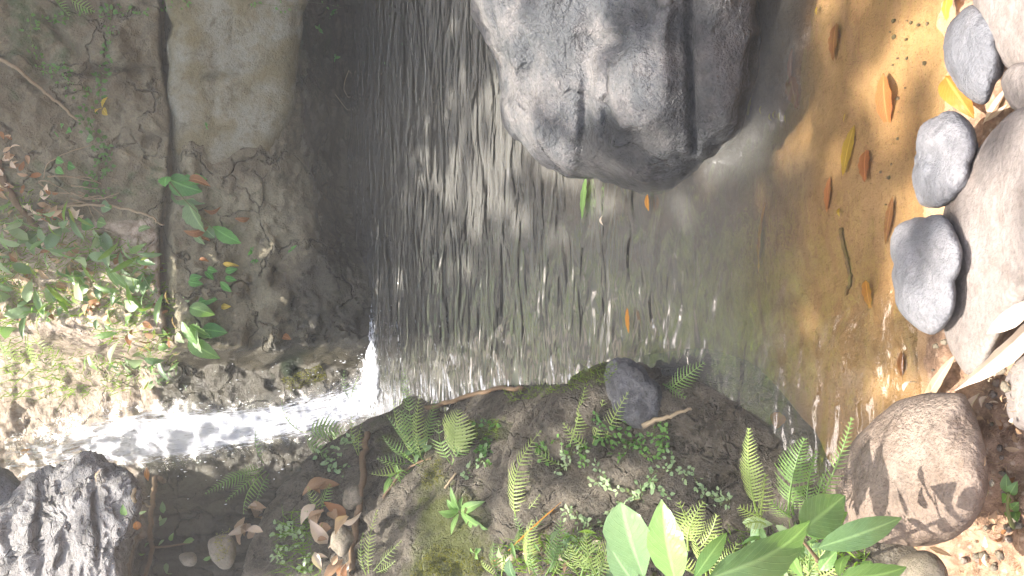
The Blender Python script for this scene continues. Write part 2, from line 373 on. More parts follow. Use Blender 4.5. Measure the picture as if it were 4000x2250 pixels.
# ---- stream bed and near shore: z = g(x, y)
class TPS:
    def __init__(s, pts):
        p = np.array(pts, float); s.p = p[:, :2]; n = len(p)
        K = s.k(p[:, None, :2] - p[None, :, :2]) + 1e-4 * np.eye(n); Q = np.hstack([np.ones((n, 1)), s.p])
        A = np.block([[K, Q], [Q.T, np.zeros((3, 3))]]); s.w = np.linalg.solve(A, np.concatenate([p[:, 2], np.zeros(3)]))
    def k(s, d):
        r2 = (d ** 2).sum(-1) + 1e-12; return 0.5 * r2 * np.log(r2)
    def __call__(s, x, y):
        q = np.stack([x.ravel(), y.ravel()], -1); out = np.zeros(len(q))
        for i in range(0, len(q), 20000):
            b = q[i:i + 20000]; out[i:i + 20000] = s.k(b[:, None] - s.p[None]) @ s.w[:len(s.p)] + s.w[-3] + b @ s.w[-2:]
        return out.reshape(x.shape)
prof_y = [-6, -1, 0.2, 0.6, 0.75, 0.88, 0.97, 1.15, 1.35, 1.6, 2.0, 2.7, 3.6, 5.5]
prof_z = [0.8, 0.4, 0.20, 0.10, 0.06, 0.025, -0.012, -0.055, -0.12, -0.24, -0.36, -0.42, -0.5, -0.5]
def bed_z(x, y):
    P = np.stack([x, y, 0 * x], -1)
    yy = y + 0.05 * fbm(P * 2.5, 3, 41) + 0.06 * np.sin(x * 2.0 + .6)
    z = np.interp(yy, prof_y, prof_z)
    z = z + 0.014 * fbm(P * np.array([5, 11, 1]), 4, 43) + 0.006 * fbm(P * 26, 3, 45)
    z = z + 0.030 * np.abs(fbm(P * 14, 4, 47)) * sstep(.94, .86, y) + 0.02 * fbm(P * 30, 3, 48) * sstep(.94, .86, y)
    z = z + 0.10 * sstep(0.75, 1.6, x) * sstep(2.4, 1.0, y)          # shelves up to the right bank
    z = z + np.clip(np.abs(x) - 1.8, 0, 9) * 0.5
    return z
xs = np.concatenate([np.linspace(-6, -1.3, 20), np.linspace(-1.2, 1.3, 210), np.linspace(1.4, 6, 20)])
ys = np.concatenate([np.linspace(-6, 0.3, 14), np.linspace(0.35, 2.2, 190), np.linspace(2.25, 5.2, 50)])
X, Y = np.meshgrid(xs, ys, indexing='ij'); Z = bed_z(X, Y)
V = np.stack([X, Y, Z], -1).reshape(-1, 3); Fc = gridfaces(len(xs), len(ys))
me = newmesh('stream_bed', V, Fc, M_bed); attr(me, 'soil', sstep(0.0, 0.03, Z))
props(put('stream_bed', me), 'orange sandy stream bed rising to brown soil shore', None, None, 'structure'); solid(V, Fc)

# ---- left bank
BK = [(-.58, 3.63, .08), (-.47, 2.85, .07), (-.385, 2.42, .07), (-.27, 2.0, .09), (-.25, 1.78, .07), (-.25, 1.6, .02), (-.29, 1.45, .01), (-.38, 1.28, .02), (-.50, 1.12, .01), (-.45, 1.5, .10), (-.6, 1.25, .07),
      (-.35, 3.6, -.3), (-.25, 2.85, -.3), (-.22, 2.4, -.35), (-.10, 2.0, -.4), (-.08, 1.75, -.45), (-.12, 1.5, -.40), (-.22, 1.25, -.25), (-.36, 1.08, -.12), (-.40, .9, -.08), (-.40, .6, -.02),
      (-.87, 2.0, .35), (-1.07, 2.75, .53), (-.7, 1.49, .32), (-1.07, 3.2, .56), (-1.23, 3.44, .86), (-.78, 3.42, .30), (-.80, 3.68, .50), (-.66, 3.9, -.05), (-.80, 3.95, .30), (-1.0, 4.1, .2), (-1.2, 3.9, .4), (-1.0, 3.55, .70),
      (-1.5, 2, .65), (-1.6, 3, .95), (-1.7, 4, .6), (-.5, 2.0, .20), (-.62, 2.45, .25), (-.7, 2.9, .29), (-.56, 1.7, .19), (-.75, 1.15, .16), (-1.0, 1.0, .32), (-.62, .8, .08),
      (-.9, .5, .25), (-1.5, 1, .55), (-.5, 1.9, .21), (-2.6, 1, 1.0), (-2.6, 4, .8), (-1.5, -.6, .7), (-.7, -.2, .25), (-.3, 4.2, -.4), (-.45, 4.4, -.4), (-1, 4.8, .1)]
bank_f = TPS(BK)
xs = np.concatenate([np.linspace(-3.5, -1.5, 24), np.linspace(-1.47, 0.1, 170)]); ys = np.concatenate([np.linspace(-.5, .7, 20), np.linspace(.72, 4.6, 330)])
X, Y = np.meshgrid(xs, ys, indexing='ij'); P = np.stack([X, Y, 0 * X], -1)
n1 = fbm(P * 3.1, 4, 51); n2 = fbm(P * np.array([16, 9, 1]), 4, 53); n3 = fbm(P * 34, 3, 55)
Zb = bank_f(X, Y); Zb = np.where(Zb < 0.015, (Zb - .015) * 5 + .015, Zb); wl_ = sstep(-.1, .15, Zb)
Zb = Zb + (0.06 * n1 + 0.055 * n2 - 0.06 * np.abs(n2) + 0.026 * n3 - 0.02 * np.abs(n3)) * (0.35 + 0.65 * wl_)
V = np.stack([X, Y, Zb], -1).reshape(-1, 3); Fc = gridfaces(len(xs), len(ys))
me = newmesh('mossy_bank', V, Fc, M_bank)
IX, IY = proj(V); IX = IX.reshape(X.shape); IY = IY.reshape(X.shape)
def pg(ix, iy, rx, ry, a): return a * np.exp(-((IX - ix) / rx) ** 2 - ((IY - iy) / ry) ** 2)
attr(me, 'moss', np.clip(pg(1750, 2200, 170, 160, 1.0) + pg(1680, 1850, 60, 200, .55) + pg(1500, 1700, 80, 120, .5) + pg(2250, 1450, 200, 60, .7) + pg(1900, 1680, 120, 60, .55) + pg(1780, 2000, 110, 100, .5) + pg(2500, 2150, 300, 100, .45) + pg(860, 2150, 60, 90, .7), 0, 1))
props(put('mossy_bank', me), 'dark mossy rock bank sloping into the pool with ferns', None, None, 'structure'); solid(V, Fc)

# ------------------------------------------------------------------ rocks from an outline, with their own depth
def rock(name, outline, dist, tf, tb, mat, label, cat, tilt=0.6, namp=0.02, nfreq=5, bumps=(), nth=110, nph=70, p=0.75, group=None, wetz=None, ridged=0.0, seed=0, centre=None):
    o = np.array(outline, float)
    c = np.array(centre, float) if centre is not None else o.mean(0)
    d = o - c; th = np.arctan2(d[:, 1], d[:, 0]); r = np.hypot(d[:, 0], d[:, 1]); k = np.argsort(th); th = th[k]; r = r[k]
    T = np.linspace(-math.pi, math.pi, nth, endpoint=False)
    R = np.interp(T, np.concatenate([th[-3:] - 2 * math.pi, th, th[:3] + 2 * math.pi]), np.concatenate([r[-3:], r, r[:3]]))
    for _ in range(2): R = 0.25 * np.roll(R, 1) + 0.5 * R + 0.25 * np.roll(R, -1)
    hp = nph // 2; uq = np.sin(np.linspace(0, math.pi / 2, hp)) ** 0.9; ph = np.arcsin(np.clip(uq ** (1 / p), 0, 1)); ph = np.concatenate([ph, math.pi - ph[-2::-1]]); nph = len(ph)
    TT, PH = np.meshgrid(T, ph, indexing='ij'); s = np.clip(np.sin(PH), 0, 1) ** p; RR = R[:, None] * s
    qx = c[0] + RR * np.cos(TT); qy = c[1] + RR * np.sin(TT)
    cs = np.cos(PH)
    off = np.where(cs > 0, -tf * np.abs(cs) ** 0.9, tb * np.abs(cs) ** 0.9) + tilt * dist * (-(qx - c[0]) / F)
    for bx, by, sx, sy, amp in bumps:
        off = off - amp * np.exp(-((qx - bx) / sx) ** 2 - ((qy - by) / sy) ** 2) * (cs > -0.2)
    D = FW[None, None] - UP * ((qx - 2000) / F)[..., None] + RT * ((1125 - qy) / F)[..., None]
    D = D / np.linalg.norm(D, axis=-1, keepdims=True)
    V = CAM + D * (dist + off)[..., None]
    C = V.mean((0, 1)); N = V - C; N /= np.linalg.norm(N, axis=-1, keepdims=True)
    n = fbm(V * nfreq + seed, 5, 61 + seed)
    if ridged: n = n + ridged * (np.abs(fbm(V * nfreq * 1.7 + seed + 5, 4, 71)) * -2 + 0.5)
    V = V + N * (n * namp)[..., None]
    Fc = gridfaces(nth, nph, True); Vf = V.reshape(-1, 3)
    base = np.array([C[0], C[1], Vf[:, 2].min()])
    me = newmesh(name, Vf - base, Fc[:, ::-1], mat)
    if wetz is not None:
        attr(me, 'wet', wetz(V, qx, qy).reshape(-1))
    ob = put(name, me, None, base); props(ob, label, cat, group); solid(Vf, Fc)
    return ob

def bw(V, qx, qy):
    nn = fbm(V * 4, 4, 80)
    return np.clip(sstep(0.36, 0.14, V[..., 2] + 0.14 * nn + 0.00012 * (2560 - qx)) * 1.0 + 0.5 * np.exp(-((qx - 2480) / 170) ** 2 - ((qy - 640) / 120) ** 2), 0, 1)
rock('boulder', [(1835, -60), (1850, 60), (1885, 130), (1930, 220), (1965, 330), (1975, 440), (2000, 520), (2060, 590), (2140, 640), (2220, 680), (2300, 692), (2380, 700), (2470, 728), (2550, 752),
                 (2610, 728), (2680, 672), (2750, 630), (2820, 580), (2880, 500), (2915, 380), (2940, 200), (2960, -60), (2970, -420), (2900, -800), (2400, -950), (1990, -700), (1880, -350)],
     2.41, 0.31, 0.34, M_boulder, 'large smooth grey boulder standing in the pool with sun patches', 'boulder', tilt=0.45, namp=0.034, nfreq=5.0, ridged=0.55,
     bumps=((2480, 330, 130, 170, .055), (2380, 590, 60, 60, .035), (2290, 360, 25, 200, -.03), (2370, 440, 22, 120, -.03), (2500, 660, 70, 50, .03), (2350, 160, 110, 40, -.05), (2060, 350, 30, 200, -.02), (2700, 250, 16, 420, -.045), (2800, 350, 60, 300, .02), (2560, 700, 30, 40, -.03), (2150, 80, 120, 100, .03), (2000, 200, 50, 120, .03), (2230, 250, 90, 60, -.03), (2120, 480, 60, 70, .03), (2270, 520, 18, 120, -.025), (2200, 600, 60, 30, .02), (2440, 520, 120, 16, -.02), (2600, 180, 40, 250, .03)),
     nth=240, nph=120, p=0.6, wetz=bw, centre=(2420, -20))
rock('flat_boulder', [(3720, 760), (3680, 860), (3667, 1020), (3678, 1190), (3722, 1370), (3792, 1484), (3850, 1430), (3900, 1330), (3960, 1220), (4060, 1100), (4400, 800), (4420, 400), (4100, 380), (3950, 440), (3860, 530), (3790, 640)],
     1.37, 0.06, 0.16, M_pink, 'broad pale pinkish flat boulder at the near shore', 'boulder', tilt=1.3, namp=0.012, nfreq=7, nth=160, nph=70, p=0.5, seed=3,
     bumps=((3760, 900, 40, 100, .012), (3900, 800, 14, 200, -.008)), centre=(3960, 880))
rock('grey_stone', [(3487, 920), (3505, 875), (3550, 850), (3600, 836), (3680, 838), (3730, 900), (3740, 1100), (3710, 1270), (3650, 1312), (3580, 1282), (3520, 1206), (3510, 1130), (3497, 1030)],
     1.50, 0.055, 0.12, M_shore, 'smooth blue grey stone between sandy water and flat boulder', 'stone', tilt=1.1, namp=0.022, nfreq=7, p=0.7, seed=5,
     bumps=((3575, 1000, 50, 80, -.018), (3580, 1200, 60, 70, .012)))
rock('grey_stone', [(3690, 205), (3700, 130), (3750, 60), (3805, 28), (3850, 60), (3890, 180), (3880, 320), (3850, 405), (3780, 372), (3725, 300)],
     1.515, 0.06, 0.12, M_shore, 'smooth pale grey stone beside the floating orange leaf', 'stone', tilt=1.0, namp=0.02, nfreq=8, p=0.7, seed=8)
rock('brown_grey_boulder', [(3800, -60), (3815, 60), (3870, 170), (3920, 240), (3990, 300), (4060, 340), (4300, 200), (4300, -200), (4000, -300)],
     1.42, 0.08, 0.15, M_pink, 'brownish grey rounded boulder in the upper right corner', 'boulder', tilt=1.0, namp=0.015, nfreq=7, p=0.6, seed=11)
rock('small_stone', [(3925, 300), (3950, 270), (4040, 260), (4080, 360), (4010, 430), (3950, 400), (3930, 350)],
     1.38, 0.04, 0.08, M_pink, 'small brownish stone by straw at the right edge', 'stone', tilt=1.0, namp=0.01, nfreq=12, p=0.65, seed=12, nth=60, nph=40)
rock('grey_stone', [(3583, 545), (3600, 500), (3640, 465), (3720, 450), (3790, 500), (3810, 560), (3790, 640), (3740, 760), (3690, 820), (3650, 835), (3610, 815), (3580, 740), (3575, 650), (3590, 600)],
     1.515, 0.06, 0.12, M_shore, 'wet lumpy grey stone with sheen in the shallow water', 'stone', tilt=1.0, namp=0.02, nfreq=10, p=0.65, seed=14,
     bumps=((3640, 540, 30, 30, .012), (3640, 620, 40, 40, -.02)))
rock('brown_boulder', [(3236, 1905), (3240, 1850), (3270, 1810), (3330, 1745), (3370, 1690), (3450, 1615), (3550, 1560), (3680, 1542), (3770, 1535), (3800, 1590), (3830, 1680), (3850, 1800), (3845, 1950), (3780, 2060), (3670, 2110), (3500, 2110), (3350, 2080), (3260, 2010)],
     1.50, 0.10, 0.16, M_brownrock, 'brown boulder with fern shadows at the near left shore', 'boulder', tilt=0.8, namp=0.018, nfreq=6, nth=180, nph=90, p=0.65, seed=17,
     bumps=((3290, 1850, 35, 90, .014), (3330, 1900, 25, 60, -.014), (3780, 1650, 70, 80, -.03)))
rock('small_stone', [(3520, 2190), (3560, 2170), (3640, 2155), (3690, 2200), (3700, 2300), (3600, 2350), (3510, 2290)],
     1.42, 0.05, 0.08, M_pebble, 'small brown stone at the lower edge below the fern shadowed boulder', 'stone', tilt=.8, namp=0.01, nfreq=12, p=0.7, seed=18, nth=60, nph=40)
rock('pale_stone', [(3935, 1560), (3925, 1500), (3950, 1440), (4030, 1380), (4120, 1500), (4080, 1660), (3990, 1680), (3950, 1640)],
     1.36, 0.05, 0.08, M_pink, 'pale stone cut by the right edge below the flat boulder', 'stone', tilt=1.0, namp=0.01, nfreq=10, p=0.65, seed=19, nth=60, nph=40)
rock('rough_rock', [(-120, 1960), (20, 1940), (60, 1900), (150, 1855), (250, 1812), (350, 1790), (450, 1830), (530, 1900), (530, 2000), (510, 2100), (480, 2200), (460, 2400), (100, 2500), (-200, 2300)],
     3.85, 0.18, 0.35, M_greyrock, 'rough pitted grey rock left of the cascade', 'rock', tilt=0.9, namp=0.05, nfreq=7, nth=200, nph=110, p=0.6, ridged=0.8, seed=21,
     bumps=((160, 2060, 12, 200, -.06), (370, 2050, 14, 160, -.05), (60, 2100, 20, 120, -.05), (270, 1960, 60, 40, .05)))
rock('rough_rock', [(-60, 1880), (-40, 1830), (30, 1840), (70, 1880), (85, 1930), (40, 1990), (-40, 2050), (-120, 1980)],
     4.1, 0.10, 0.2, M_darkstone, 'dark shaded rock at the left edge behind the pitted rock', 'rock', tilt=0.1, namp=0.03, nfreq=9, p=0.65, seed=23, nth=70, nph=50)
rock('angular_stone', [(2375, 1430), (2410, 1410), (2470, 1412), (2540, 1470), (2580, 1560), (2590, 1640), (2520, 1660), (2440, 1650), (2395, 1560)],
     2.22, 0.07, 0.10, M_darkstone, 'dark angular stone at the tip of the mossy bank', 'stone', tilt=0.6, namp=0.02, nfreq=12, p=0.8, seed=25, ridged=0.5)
for k, (px, py, r, lab) in enumerate(((735, 2185, 30, 'rounded mossy pebble in the dark recess'), (1330, 2110, 42, 'round tan pebble among dry leaves beside the bank edge'), (1375, 1945, 34, 'upright tan pebble above the dry leaves at the bank edge'),
                                       (3905, 1445, 22, 'small tan pebble beside the pale fallen leaf'), (3655, 1352, 11, 'tiny wet brown pebble on the sand'), (3688, 1335, 12, 'tiny pinkish pebble against the flat boulder'), (870, 2150, 45, 'ochre mossy stone beside the dark recess'), (2370, 2130, 24, 'small tan stone among the herbs behind the big leaf'), (3450, 2080, 24, 'reddish pebble under the foreground leaves'))):
    a = np.linspace(0, 2 * math.pi, 12, endpoint=False); j = 1 + 0.15 * rng.standard_normal(12)
    d = {0: 3.75, 1: 3.2, 2: 3.45, 3: 1.45, 4: 1.62, 5: 1.60, 6: 3.6, 7: 1.95, 8: 1.42}[k]
    rock('pebble', np.stack([px + r * 1.2 * j * np.cos(a), py + r * j * np.sin(a) * (1.5 if k in (1, 2, 6) else 1)], -1), d, r / F * d, r / F * d * 1.4, M_pebble, lab, 'pebble', tilt=.4, namp=.004, nfreq=25, p=.8, nth=36, nph=24, seed=30 + k)

# sandstone block proud of the cliff, under the crack (part of the cliff)
o = np.array([(676, -200), (690, 100), (668, 260), (672, 480), (665, 600), (720, 655), (820, 690), (930, 695), (1010, 650), (1080, 560), (1120, 480), (1150, 330), (1165, 200), (1175, 60), (1180, -200), (1150, -500), (800, -560), (690, -450)])
blk = rock('sandstone_block', o, 4.43, 0.12, 0.25, M_block, None, None, tilt=-0.05, namp=0.035, nfreq=5, nth=200, nph=110, p=0.42, seed=41, centre=(915, 60),
           bumps=((870, 300, 60, 14, -.03), (860, 285, 90, 10, .015), (850, 510, 120, 10, .02), (840, 350, 20, 150, -.010), (905, 120, 8, 60, -.006)))
blk.parent = cliff

bv = BVHTree.FromPolygons([tuple(v) for v in np.concatenate(SOLID_V)], SOLID_F, all_triangles=False)
def hit(ix, iy):
    d = ray(ix, iy); d = d / np.linalg.norm(d)
    h = bv.ray_cast(Vector(CAM), Vector(d))
    if h[0] is None: return CAM + d * 4.5, -d, 4.5
    nrm = np.array(h[1])
    if nrm @ d > 0: nrm = -nrm
    return np.array(h[0]), nrm, h[3]

# ------------------------------------------------------------------ pool water
xs = np.linspace(-1.9, 2.4, 216); ys = np.linspace(0.7, 5.0, 216)
X, Y = np.meshgrid(xs, ys, indexing='ij')
depth = np.clip(-bed_z(X, Y), 0, 1)
Zw = 0.0015 * fbm(np.stack([X * 5, Y * 14, 0 * X], -1), 3, 91)
V = np.stack([X, Y, Zw], -1).reshape(-1, 3)
me = newmesh('pool_water', V, gridfaces(len(xs), len(ys)), M_water)
attr(me, 'murk', np.clip(0.92 * (1 - np.exp(-np.clip(depth - 0.075, 0, 1) * 7)), 0, 0.9))
attr(me, 'calm', np.clip(0.18 + 0.6 * sstep(1.2, 2.0, Y) - 0.0 * X, 0, 1))
props(put('pool_water', me), 'rippled brown pool water reflecting the sunlit bank', None, None, 'structure')

# ------------------------------------------------------------------ cascade
rows = [(20, 1790, 110, .45), (140, 1785, 150, .52), (280, 1750, 180, .60), (420, 1725, 185, .72), (550, 1706, 175, .80), (700, 1694, 165, .82), (850, 1680, 140, .80), (1000, 1660, 135, .74), (1150, 1632, 130, .70), (1280, 1600, 130, .70), (1360, 1572, 130, .74), (1425, 1550, 135, .8)]
R_ = np.array(rows, float); nu, nv = 150, 44
tt = np.linspace(0, len(rows) - 1, nu); k_ = np.arange(len(rows))
cx, cy, hw, fo = (np.interp(tt, k_, R_[:, i]) for i in range(4))
VV = np.zeros((nu, nv, 3)); foam = np.zeros((nu, nv))
for j, v in enumerate(np.linspace(-1, 1, nv)):
    for i in range(nu):
        d = ray(cx[i], cy[i] + v * hw[i]); off = 4.38
        s = (off + 1.0 * CAM[2]) / (d[1] - 1.0 * d[2]); p = CAM + d * s
        VV[i, j] = p; foam[i, j] = fo[i] * (1 - 1.1 * max(0, abs(v) - .3) / .7)
nn = fbm(VV * np.array([14, 5, 5]), 4, 95); n2 = fbm(VV * 30, 3, 96)
VV[..., 1] -= 0.035 * nn + 0.015 * n2 + 0.03 * (1 - np.linspace(-1, 1, nv) ** 2)[None]; VV[..., 2] += 0.02 * nn
Fc = gridfaces(nu, nv)
me = newmesh('cascade', VV.reshape(-1, 3), Fc, M_foam); attr(me, 'foam', foam)
uv = me.uv_layers.new(name='UVMap'); idx = np.zeros(len(me.loops), int); me.loops.foreach_get('vertex_index', idx)
U = np.stack(np.meshgrid(np.linspace(0, 1, nu) * 1.2, np.linspace(0, 1, nv), indexing='ij'), -1).reshape(-1, 2)
uv.data.foreach_set('uv', U[idx][:, ::-1].ravel().astype(np.float32))
props(put('cascade', me), 'white sunlit cascade running down a rock chute into the pool', None, None, 'structure')
# spray drops
DV = []; DF = []
tet = np.array([(1, 0, 0), (-1, 0, 0), (0, 1, 0), (0, -1, 0), (0, 0, 1), (0, 0, -1)], float)
tf_ = [(0, 2, 4), (2, 1, 4), (1, 3, 4), (3, 0, 4), (2, 0, 5), (1, 2, 5), (3, 1, 5), (0, 3, 5)]
def drop(p, r, st=1.0):
    b = len(DV); DV.extend((p + tet * r * np.array([1, 1, st])).tolist()); DF.extend([tuple(a + b for a in f) for f in tf_])
for _ in range(420):
    i = int(rng.integers(10, nu)); ix = cx[i] + rng.normal(0, 25); iy = cy[i] + rng.normal(0, 0.9) * hw[i]
    d = ray(ix, iy); s = (4.34 + 1.0 * CAM[2]) / (d[1] - 1.0 * d[2]); p = CAM + d * s - d * rng.uniform(0.02, 0.12)
    drop(p, rng.uniform(0.0015, 0.004), rng.uniform(1, 3.5))
for _ in range(170):
    ix = rng.normal(1440, 40); iy = rng.normal(1500, 90); p = Pz(ix, iy, rng.uniform(0.0, 0.10)); drop(p, rng.uniform(0.001, 0.0035))
props(put('water_spray', newmesh('water_spray', DV, DF, M_drop)), 'white spray drops around the foot of the cascade', 'spray', None, 'stuff')
# white patch at the cascade foot: foam plus its bright reflection painted in
t = NT('foam_reflection'); v = t.geo((16, 60, 1)); ff = t.ramp(t.math('ADD', t.noise(v, 1.0, 4, 0.7, 0.4), t.math('MULTIPLY', t.math('SUBTRACT', t.attr('foam'), 0.5), 0.7)), [(0.52, 0.0), (0.60, 1.0)])
wh = t.principled((0.86, 0.88, 0.92), 0.3); tr = t.node('ShaderNodeBsdfTransparent'); mx = t.node('ShaderNodeMixShader')
t.l.new(ff, mx.inputs[0]); t.l.new(tr.outputs[0], mx.inputs[1]); t.l.new(wh.outputs[0], mx.inputs[2]); M_pfoam = t.finish(mx)
nu2, nv2 = 40, 40; VV = np.zeros((nu2, nv2, 3)); fm = np.zeros((nu2, nv2))
for i, a in enumerate(np.linspace(0, 1, nu2)):
    for j, b in enumerate(np.linspace(0, 1, nv2)):
        x = lerp(-0.78, -0.05, a); y = lerp(3.95, 4.42, b); q = proj((x, y, 0)); VV[i, j] = (x, y, 0.006 + 0.004 * math.sin(i * 1.3 + j * 2.1))
        fm[i, j] = np.clip(.85 * math.exp(-((q[0] - 1450) / 45) ** 2 - ((q[1] - 1515) / 120) ** 2) + .55 * math.exp(-((q[0] - 1450) / 40) ** 2 - ((q[1] - 1300) / 160) ** 2), 0, 1)
me = newmesh('foam_reflection', VV.reshape(-1, 3), gridfaces(nu2, nv2), M_pfoam); attr(me, 'foam', fm)
props(put('foam_reflection', me), 'white foam and painted bright reflection where the cascade enters the pool', 'foam', None, 'stuff')

# ================================================================== PLANTS
def unit(v): v = np.asarray(v, float); return v / (np.linalg.norm(v) + 1e-12)
def bez(A, B, C, t): t = np.asarray(t)[:, None]; return (1 - t) ** 2 * A + 2 * t * (1 - t) * B + t * t * C
def tube(pts, r0, r1, k=6):
    pts = np.asarray(pts, float); n = len(pts); T = np.gradient(pts, axis=0); V = []
    u = unit(np.cross(T[0], (0.3, 0.5, 0.81)))
    for i in range(n):
        tg = unit(T[i]); u = unit(u - tg * (u @ tg)); w = np.cross(tg, u); r = lerp(r0, r1, i / (n - 1))
        for a in range(k): V.append(pts[i] + r * (math.cos(a * 2 * math.pi / k) * u + math.sin(a * 2 * math.pi / k) * w))
    Fc = []
    for i in range(n - 1):
        for a in range(k): Fc.append((i * k + a, i * k + (a + 1) % k, (i + 1) * k + (a + 1) % k, (i + 1) * k + a))
    return V, Fc
def leaf_geo(A, B, width, nrm, curl=0.12, fold=0.25, shape='ovate', n=9, m=2, wav=0.0):
    A = np.asarray(A, float); B = np.asarray(B, float); L = np.linalg.norm(B - A); d = unit(B - A)
    nrm = unit(nrm - d * (np.asarray(nrm) @ d)); side = np.cross(d, nrm)
    ts = np.linspace(0, 1, n); V = []
    for i, tq in enumerate(ts):
        if shape == 'ovate': w = math.sin(math.pi * tq ** 0.75) ** 0.8 * (1 - 0.25 * tq)
        elif shape == 'lance': w = math.sin(math.pi * tq ** 0.9) ** 0.9
        elif shape == 'obovate': w = math.sin(math.pi * tq ** 1.5) ** 0.8
        else: w = math.sin(math.pi * min(1, tq ** 0.5)) ** 0.7 if tq < 1 else 0
        w = max(w, 0.02) * width / 2
        c = A + d * (L * tq) + nrm * (curl * L * math.sin(math.pi * tq))
        for j in range(-m, m + 1):
            s = j / m
            V.append(c + side * (w * s) + nrm * (fold * w * abs(s) + wav * width * math.sin(i * 2.2 + j * 1.1) * abs(s)))
    return V, gridfaces(n, 2 * m + 1)
def veins(o, n, m):
    ss = np.tile(np.abs(np.arange(-m, m + 1) / m), n); tt_ = np.repeat(np.linspace(0, 1, n), 2 * m + 1)
    attr(o.data, 'mid', 1 - ss + 1e-3); attr(o.data, 'vt', tt_ - .28 * ss)
    return o
def frond_geo(A, B, width, side_hint, arch=0.15, npairs=16, start=0.15, droop=0.25, pin_w=0.24, lobes=5):
    """rachis with paired lobed pinnae"""
    A = np.asarray(A, float); B = np.asarray(B, float); L = np.linalg.norm(B - A); d = unit(B - A)
    nrm = unit(side_hint - d * (np.asarray(side_hint) @ d)); C = (A + B) / 2 + nrm * arch * L * 2 * .7 + np.cross(d, nrm) * L * rng.uniform(-.16, .16)
    pts = bez(A, C, B, np.linspace(0, 1, 14)); V, Fc = tube(pts, 0.0022, 0.0007, 4); V = list(V); Fc = [tuple(f) for f in Fc]
    for i in range(npairs):
        tq = start + (1 - start) * (i + 0.5) / npairs; q = bez(A, C, B, [tq, min(1, tq + 0.02)]); tg = unit(q[1] - q[0] if tq < .98 else B - A)
        up = unit(nrm - tg * (nrm @ tg)); sd = np.cross(tg, up); u = (tq - start) / (1 - start)
        if rng.random() < .03: continue
        ln = rng.uniform(.88, 1.1) * width / 2 * min(1, 0.45 + 1.6 * u) * (1 - u) ** 0.75 * 1.15 + 0.003
        for s in (-1, 1):
            dr = unit(sd * s + tg * (0.25 + 0.4 * u) - up * droop * 0.4); pw = max(0.004, ln * pin_w) / 2
            ws = unit(np.cross(dr, up)); b = len(V); K = lobes * 2 + 1
            ang = rng.uniform(-.1, .1)
            for k in range(K):
                f = k / (K - 1); w = pw * (1 - f) ** 0.6 * (1.0 if k % 2 else 0.55) * (0.5 + min(.5, f * 3))
                c = q[0] + dr * (ln * f) - up * (droop * ln * f * f * 0.6) + tg * (ln * 0.12 * f * f)
                w = max(w, 0.0004)
                V.append(c + ws * w + up * w * (.3 + ang)); V.append(c); V.append(c - ws * w + up * w * (.3 - ang))
            for k in range(K - 1):
                a = b + k * 3; Fc.append((a, a + 1, a + 4, a + 3)); Fc.append((a + 1, a + 2, a + 5, a + 4))
    return V, Fc

def airpoint(ix, iy, dist, clear=0.03):
    h = hit(ix, iy); d = ray(ix, iy); d = d / np.linalg.norm(d)
    return CAM + d * min(dist, h[2] - clear)
SIDE = unit(-FW * 0.6 + np.array([0, 0, 0.8]))
def fern(label, fronds, mat=None, group=None, base=None):
    """fronds: (base px, tip px, width px, lift) ; lift moves the tip towards the camera"""
    b = fronds[0][0]; P0 = hit(*b)[0] if base is None else base
    e = empty('fern', P0); props(e, label, 'fern', group)
    for fr in fronds:
        (bx, by), (tx, ty), w, lift = fr[:4]
        m = fr[4] if len(fr) > 4 else (mat or M_fern)
        h = hit(bx, by); A = h[0] if base is None else Pd(bx, by, np.linalg.norm(base - CAM) + rng.uniform(-.02, .02)); da = np.linalg.norm(A - CAM)
        B = airpoint(tx, ty, da - lift, 0.02)
        L = np.linalg.norm(B - A); np_ = int(np.clip(math.hypot(tx - bx, ty - by) / 15, 8, 22))
        V, Fc = frond_geo(A, B, w / F * da, SIDE + rng.normal(0, .18, 3), 0.06 + 0.12 * rng.random(), np_, fr[5] if len(fr) > 5 else rng.uniform(.1, .22), rng.uniform(.05, .7), rng.uniform(.19, .29))
        part('frond', V, Fc, m, e, False)
    return e
def plant(name, label, leaves, mat, cat='plant', stem=None, group=None, stemmat=None):
    """leaves: (base px, tip px, width px, distance base, distance tip, shape[, mat]) ; distances None: from the surface"""
    b = stem[0] if stem else leaves[0][0]; e = empty(name, hit(*b)[0]); props(e, label, cat, group)
    if stem:
        A = hit(*stem[0])[0]; pts = [A] + [airpoint(q[0], q[1], q[2]) for q in stem[1:]]
        pts = np.array(pts)
        if len(pts) == 2: pts = bez(pts[0], pts.mean(0) + np.array([0, 0, .02]), pts[1], np.linspace(0, 1, 8))
        V, Fc = tube(pts, 0.004, 0.002, 6); part('stem', V, Fc, stemmat or M_stem, e)
    for lf in leaves:
        (bx, by), (tx, ty), w, d0, d1, shp = lf[:6]; m = lf[6] if len(lf) > 6 else mat
        hb = hit(bx, by); da = d0 if d0 else hb[2] - 0.02; db = d1 if d1 else da - 0.02
        A = airpoint(bx, by, da, .01); B = airpoint(tx, ty, db, .012)
        nr = SIDE + rng.normal(0, .22, 3)
        V, Fc = leaf_geo(A, B, w / F * (da + db) / 2, nr, rng.uniform(.03, .14), rng.uniform(.05, .35), shp, 14, 5, 0.03)
        veins(part('leaf', V, Fc, m, e), 14, 5)
    return e
